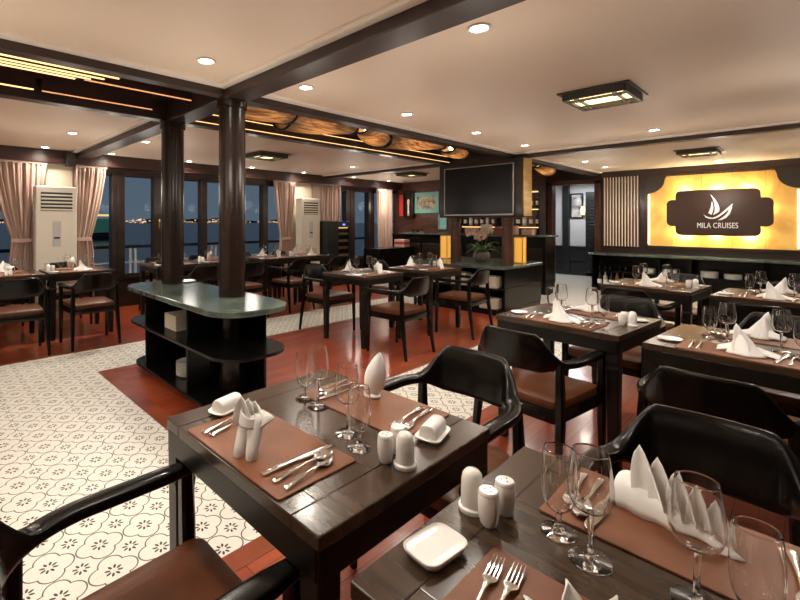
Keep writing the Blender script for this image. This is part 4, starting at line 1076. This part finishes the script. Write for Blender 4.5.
def nap_rabbit():
    """standing fold on two rolled feet with a side flap and a pleated crest"""
    t = thing('folded_napkin', '', 'napkin')
    for s in (-1, 1):
        rings = []
        for z, x, y, r in ((.001, -.026, s * .019, .0125), (.004, -.026, s * .019, .0145), (.030, -.016, s * .0175, .018), (.060, -.004, s * .0145, .0215), (.085, .004, s * .012, .0225), (.100, .006, s * .009, .019)):
            rings.append([(x + r * .8 * math.cos(a), y + r * math.sin(a), z + .2 * r * math.cos(a)) for a in [2 * PI * q / 18 for q in range(18)]])
        obj('rolled_foot', loft(NB(), rings), M['linen'], t, True)
    P = []
    for i in range(9):
        u = i / 8; w = .036 * (1 - u) ** .9 + .0008
        P.append([(-.016 + .030 * (q + 1) * (1 - u) * .6 + .030 * u, -.020 - .040 * u, .082 + .012 * u + w * q * .62 + .006 * math.sin(PI * u) * (1 - q * q)) for q in [-1 + j / 4 for j in range(9)]])
    b = NB(); sheet(b, P, .004); obj('side_flap', b, M['linen'], t)
    P = []
    for i in range(7):
        u = i / 6; P.append([(.004 + .026 * math.cos(a) * (1 - .2 * u), .004 + .033 * math.sin(a) * (1 - .25 * u), .070 + .036 * u + .012 * math.sin(a + .8) * u) for a in [2 * PI * q / 28 for q in range(29)]])
    b = NB(); sheet(b, P, .003); obj('wrapped_body', b, M['linen'], t)
    for k in range(3):
        b = NB(); petal(b, (-.002 + .008 * k, .016 - .009 * k, .074), (-.006 + .010 * k, .026 - .014 * k, .140 - .007 * k), .034, .45, bulge=.02); obj('point', b, M['linen'], t)
    return t
def nap_lotus():
    """open flower fold: broad petals round a low cup"""
    t = thing('folded_napkin', '', 'napkin')
    rings = []
    for z, r in ((.001, .030), (.006, .040), (.030, .036), (.050, .026), (.060, .012)): rings.append([(r * math.cos(a), r * math.sin(a), z) for a in [2 * PI * q / 22 for q in range(22)]])
    obj('wrapped_body', loft(NB(), rings), M['linen'], t, True)
    for k in range(7):
        a = 2 * PI * k / 7 + .45; h = (.118, .108, .100)[k % 3]; l = .050 if k % 3 else .036
        d = Vector((math.cos(a), math.sin(a), 0)); e = Vector((-math.sin(a), math.cos(a), 0)); P = []
        for i in range(10):
            u = i / 9; w = .027 * math.sin(PI * (.16 + .84 * u)) ** .8
            P.append([d * (.022 + l * u * u + .006 * (1 - q * q)) + e * (w * q) + Vector((0, 0, .020 + (h - .020) * u)) for q in [-1 + j / 4 for j in range(9)]])
        b = NB(); sheet(b, P, .0025); obj('petal', b, M['linen'], t)
    return t
def nap_leaf():
    """tall hollow leaf standing on its rounded end"""
    t = thing('folded_napkin', '', 'napkin')
    for s in (-1, 1):
        P = []
        for i in range(15):
            u = i / 14; z = .001 + .150 * u; w = .043 * (math.sin(PI * min(1, .10 + .90 * u)) ** .75) * (1 - .25 * u) + .0005
            P.append([(s * (.021 * math.sin(PI * u * .9 + .25)) * (math.cos(q * PI / 2)) + .010 * u, w * q + .035 * (u - .5), z + .004 * q * q) for q in [-1 + 2 * j / 10 for j in range(11)]])
        b = NB(); sheet(b, P, .003); obj('leaf_fold', b, M['linen'], t)
    rings = []
    for z, k in ((.001, .9), (.006, 1), (.012, .8)): rings.append([(k * .020 * math.cos(a), -.016 + k * .030 * math.sin(a), z) for a in [2 * PI * q / 18 for q in range(18)]])
    obj('rolled_foot', loft(NB(), rings), M['linen'], t, 'auto'); return t
def nap_swan():
    """pyramid of cloth with one upright peak and two low wings"""
    t = thing('folded_napkin', '', 'napkin')
    b = NB(); P = []
    for i in range(11):
        u = i / 10; z = .002 + .108 * u ** 1.1; k = (1 - u) ** .9
        P.append([(.050 * k * math.cos(a) * (1 + .10 * math.sin(4 * a)) + .006 * u, .062 * k * math.sin(a) * (1 + .12 * math.sin(3 * a + 1)) + .018 * u, z) for a in [2 * PI * q / 28 for q in range(29)]])
    sheet(b, P, .003); obj('peak', b, M['linen'], t)
    for s, L, h in ((1, .085, .060), (-1, .100, .045)):
        b = NB(); P = []
        for i in range(9):
            u = i / 8; y = s * (.010 + L * u)
            P.append([(-.020 + .050 * q + .012 * math.sin(u * 3), y, .003 + (h * (1 - .55 * u) * math.sin(PI * min(1, .15 + .80 * q))) * (1 - .75 * u * (1 - q))) for q in [j / 8 for j in range(9)]])
        sheet(b, P, .003); obj('wing', b, M['linen'], t)
    b = NB(); petal(b, (-.02, .005, .02), (-.006, .030, .132), .030, .6); obj('point', b, M['linen'], t)
    return t
NAP = {'lotus': Kind(nap_lotus()), 'fan': Kind(nap_fan()), 'rabbit': Kind(nap_rabbit()), 'leaf': Kind(nap_leaf()), 'swan': Kind(nap_swan())}
NDESC = {'lotus': 'white linen napkin opened like a flower', 'fan': 'white linen napkin folded into a pointed crest', 'rabbit': 'white linen napkin standing on two rolled feet', 'leaf': 'white linen napkin folded as tall leaf', 'swan': 'white linen napkin folded as winged peak'}

# ------------------------------------------------------------------ laying the tables
def lay(tag_, x, y, rz, phrase, sides, naps=('swan', 'swan'), detail=2, ends=None, shk=-1, dishes=('side', 'side'), naprz=(0, 0), goff=None, napoff=((0, 0), (0, 0))):
    """tag_ 'X': guests face along x (sides A=-x, B=+x); 'Y': the same layout turned by 90 degrees"""
    rot = rz + (0 if tag_ == 'X' else PI / 2)
    c, s = math.cos(rot), math.sin(rot)
    TB.put((x, y, 0), rot, 'dark square dining table, ' + phrase, 'dark square dining tables')
    def W(a, b_, z): return (x + a * c - b_ * s, y + a * s + b_ * c, z)
    Z = TH + .0003; ZM = TH + .0045
    for i, sd in enumerate((-1, 1)):
        f = 0 if sd < 0 else PI                      # B is the same setting turned round
        who = sides[i]
        def S(a, b_): return (-sd * -1 * 0 + (a if sd < 0 else -a), (b_ if sd < 0 else -b_))
        def P(a, b_, z):
            a2, b2 = S(a, b_); return W(a2, b2, z)
        at = 'at the %s of the %s' % (who, phrase)
        PMAT.put(P(-.200, .005, Z), rot + f, 'brown leather placemat ' + at, 'brown leather placemats')
        k = naps[i]; no = napoff[i]
        NAP[k].put(P(-.225 + no[0], -.01 + no[1], ZM), rot + f + naprz[i], NDESC[k] + ' ' + at if len((NDESC[k] + ' ' + at).split()) < 17 else 'white folded napkin ' + at, 'folded white napkins')
        if detail >= 1:
            FRK.put(P(-.205, .180, ZM), rot + f + R(10), 'outer fork ' + at, 'steel forks')
            FRK.put(P(-.195, .152, ZM), rot + f + R(8), 'inner fork ' + at, 'steel forks')
            KNF.put(P(-.188, -.118, ZM), rot + f - R(3), 'steel knife ' + at, 'steel knives')
            SPN.put(P(-.195, -.150, ZM), rot + f + R(2), 'large spoon ' + at, 'steel spoons')
            SPS.put(P(-.205, -.180, ZM), rot + f + R(8), 'small spoon ' + at, 'steel spoons')
        g = goff[i] if goff else ((-.012, -.095), (-.035, -.165))
        WINE.put(P(*g[0], Z), 0, 'tall wine glass ' + at, 'clear wine glasses')
        GOB.put(P(*g[1], Z), 0, 'short-stemmed goblet ' + at, 'clear goblets')
        d = dishes[i]
        if d:
            K, nm = {'butter': (BUT, 'white lidded butter dish'), 'dish': (DISH, 'white oblong dish'), 'side': (SIDE, 'white side plate')}[d]
            px_, py_ = {'butter': (-.165, .262), 'dish': (-.170, .285), 'side': (-.170, .275)}[d]
            if d == 'dish': K.put(P(px_, py_, Z), rot + PI / 2 - R(6), nm + ' ' + at, 'white dishes')
            else: K.put(P(px_, py_, Z), rot + f + (PI / 2 + R(14) if d == 'butter' else 0), nm + ' ' + at, 'white dishes')
    if shk:
        q = shk
        SALT.put(W(-.030, q * .258, Z), 0, 'white salt shaker, %s of the %s' % (sides[0], phrase), 'white shakers')
        SALT.put(W(.025, q * .252, Z), 0, 'white pepper shaker, %s of the %s' % (sides[1], phrase), 'white shakers')
        PICK.put(W(-.012, q * .303, Z), 0, 'white domed toothpick holder on the ' + phrase, 'white toothpick holders')
def chair(x, y, face, label): CH.put((x, y, 0), face, label, CG)
SX = ('near side', 'far side')
lay('X', .873, .962, 0, 'front table by the tiles', SX, ('rabbit', 'leaf'), dishes=('butter', 'butter'), goff=(((.002, -.095), (-.030, -.170)), ((-.062, -.095), (-.070, -.170))), naprz=(R(20), R(10)), napoff=((-.03, .0), (-.02, 0)))
lay('X', .845, .165, 0, 'nearest table, cropped by the frame', SX, ('lotus', 'fan'), shk=1, dishes=('dish', None), goff=(((.035, -.045), (.020, -.112)), ((-.012, -.094), (-.046, -.158))), naprz=(R(20), PI - R(20)), napoff=((-.045, .015), (0, .0)))
lay('X', 3.0, .985, R(-5), 'middle table before the television cabinet', SX, ('swan', 'swan'))
lay('X', 2.90, .19, R(-5), 'middle table behind the closest chair', SX, ('swan', 'swan'))
lay('X', 5.10, 1.00, R(-5), 'table nearest the corridor door', SX, ('swan', 'swan'))
lay('X', 4.98, .19, R(-5), 'table right under the lit sign', SX, ('swan', 'swan'))
lay('Y', 3.82, 3.53, R(1), 'mid-floor table next to the column cabinet', SX, ('rabbit', 'swan'))
lay('Y', 4.80, 3.36, 0, 'mid-floor table by the orchid', SX, ('rabbit', 'swan'))
for i, (xx, ph) in enumerate(((.71, 'window table cut by the picture edge'), (1.44, 'window table before the first air conditioner'), (2.66, 'window table with the black bowl'), (3.37, 'window table seen between the columns'), (4.34, 'window table before the tied far curtain'), (5.06, 'window table beside the wine cooler'))):
    lay('Y', xx, 6.12, 0, ph, ('aisle side', 'window side'), ('swan', 'rabbit') if i % 2 else ('rabbit', 'swan'), detail=0, shk=1 if i % 2 else 0, dishes=('side', None))
b = NB(); lathe(b, [(.03, 0), (.05, .01), (.062, .045), (.058, .045), (.045, .012), (.001, .010)], 24)
tag(obj('bowl', b, M['black'], None, True, (2.47, 6.10, TH + .0048)), 'small black bowl on the window table behind the columns', 'bowl')
# chairs
chair(.36, .955, 0, 'black armchair with brown seat at the near side of the front table by the tiles')
chair(1.475, .975, PI, 'black armchair facing the viewer at the far side of the front table by the tiles')
chair(1.37, .195, PI, 'closest black armchair, its back curving behind the crested napkin')
chair(2.52, 1.022, R(-5), 'black armchair seen from behind, brown seat lit, at the middle table before the television cabinet')
chair(3.60, .935, PI - R(5), 'black armchair at the far side of the middle table before the television cabinet')
chair(2.38, .235, R(-5), 'black armchair seen from behind at the middle table behind the closest chair')
chair(3.50, .14, PI - R(5), 'black armchair at the far side of the middle table behind the closest chair')
chair(4.62, 1.04, R(-5), 'black armchair seen from behind at the table nearest the corridor door')
chair(5.72, .95, PI - R(5), 'black armchair at the far side of the table nearest the corridor door')
chair(4.42, .238, R(-5), 'black armchair at the near side of the table right under the lit sign')
chair(5.60, .135, PI - R(5), 'black armchair at the far side of the table right under the lit sign')
chair(3.72, 2.93, PI / 2, 'black armchair at the near side of the mid-floor table next to the column cabinet')
chair(3.78, 4.08, -PI / 2, 'black armchair at the far side of the mid-floor table next to the column cabinet')
chair(4.93, 2.90, PI / 2, 'black armchair at the near side of the mid-floor table by the orchid')
chair(4.88, 3.95, -PI / 2, 'black armchair at the far side of the mid-floor table by the orchid')
for i, (xx, ph) in enumerate(((.74, 'window table cut by the picture edge'), (1.42, 'window table before the first air conditioner'), (2.70, 'window table with the black bowl'), (3.42, 'window table seen between the columns'), (4.28, 'window table before the tied far curtain'), (5.08, 'window table beside the wine cooler'))):
    chair(xx, 5.47, PI / 2, 'black armchair on the aisle side of the ' + ph)
    chair(xx + .03, 6.66, -PI / 2, 'black armchair on the window side of the ' + ph)
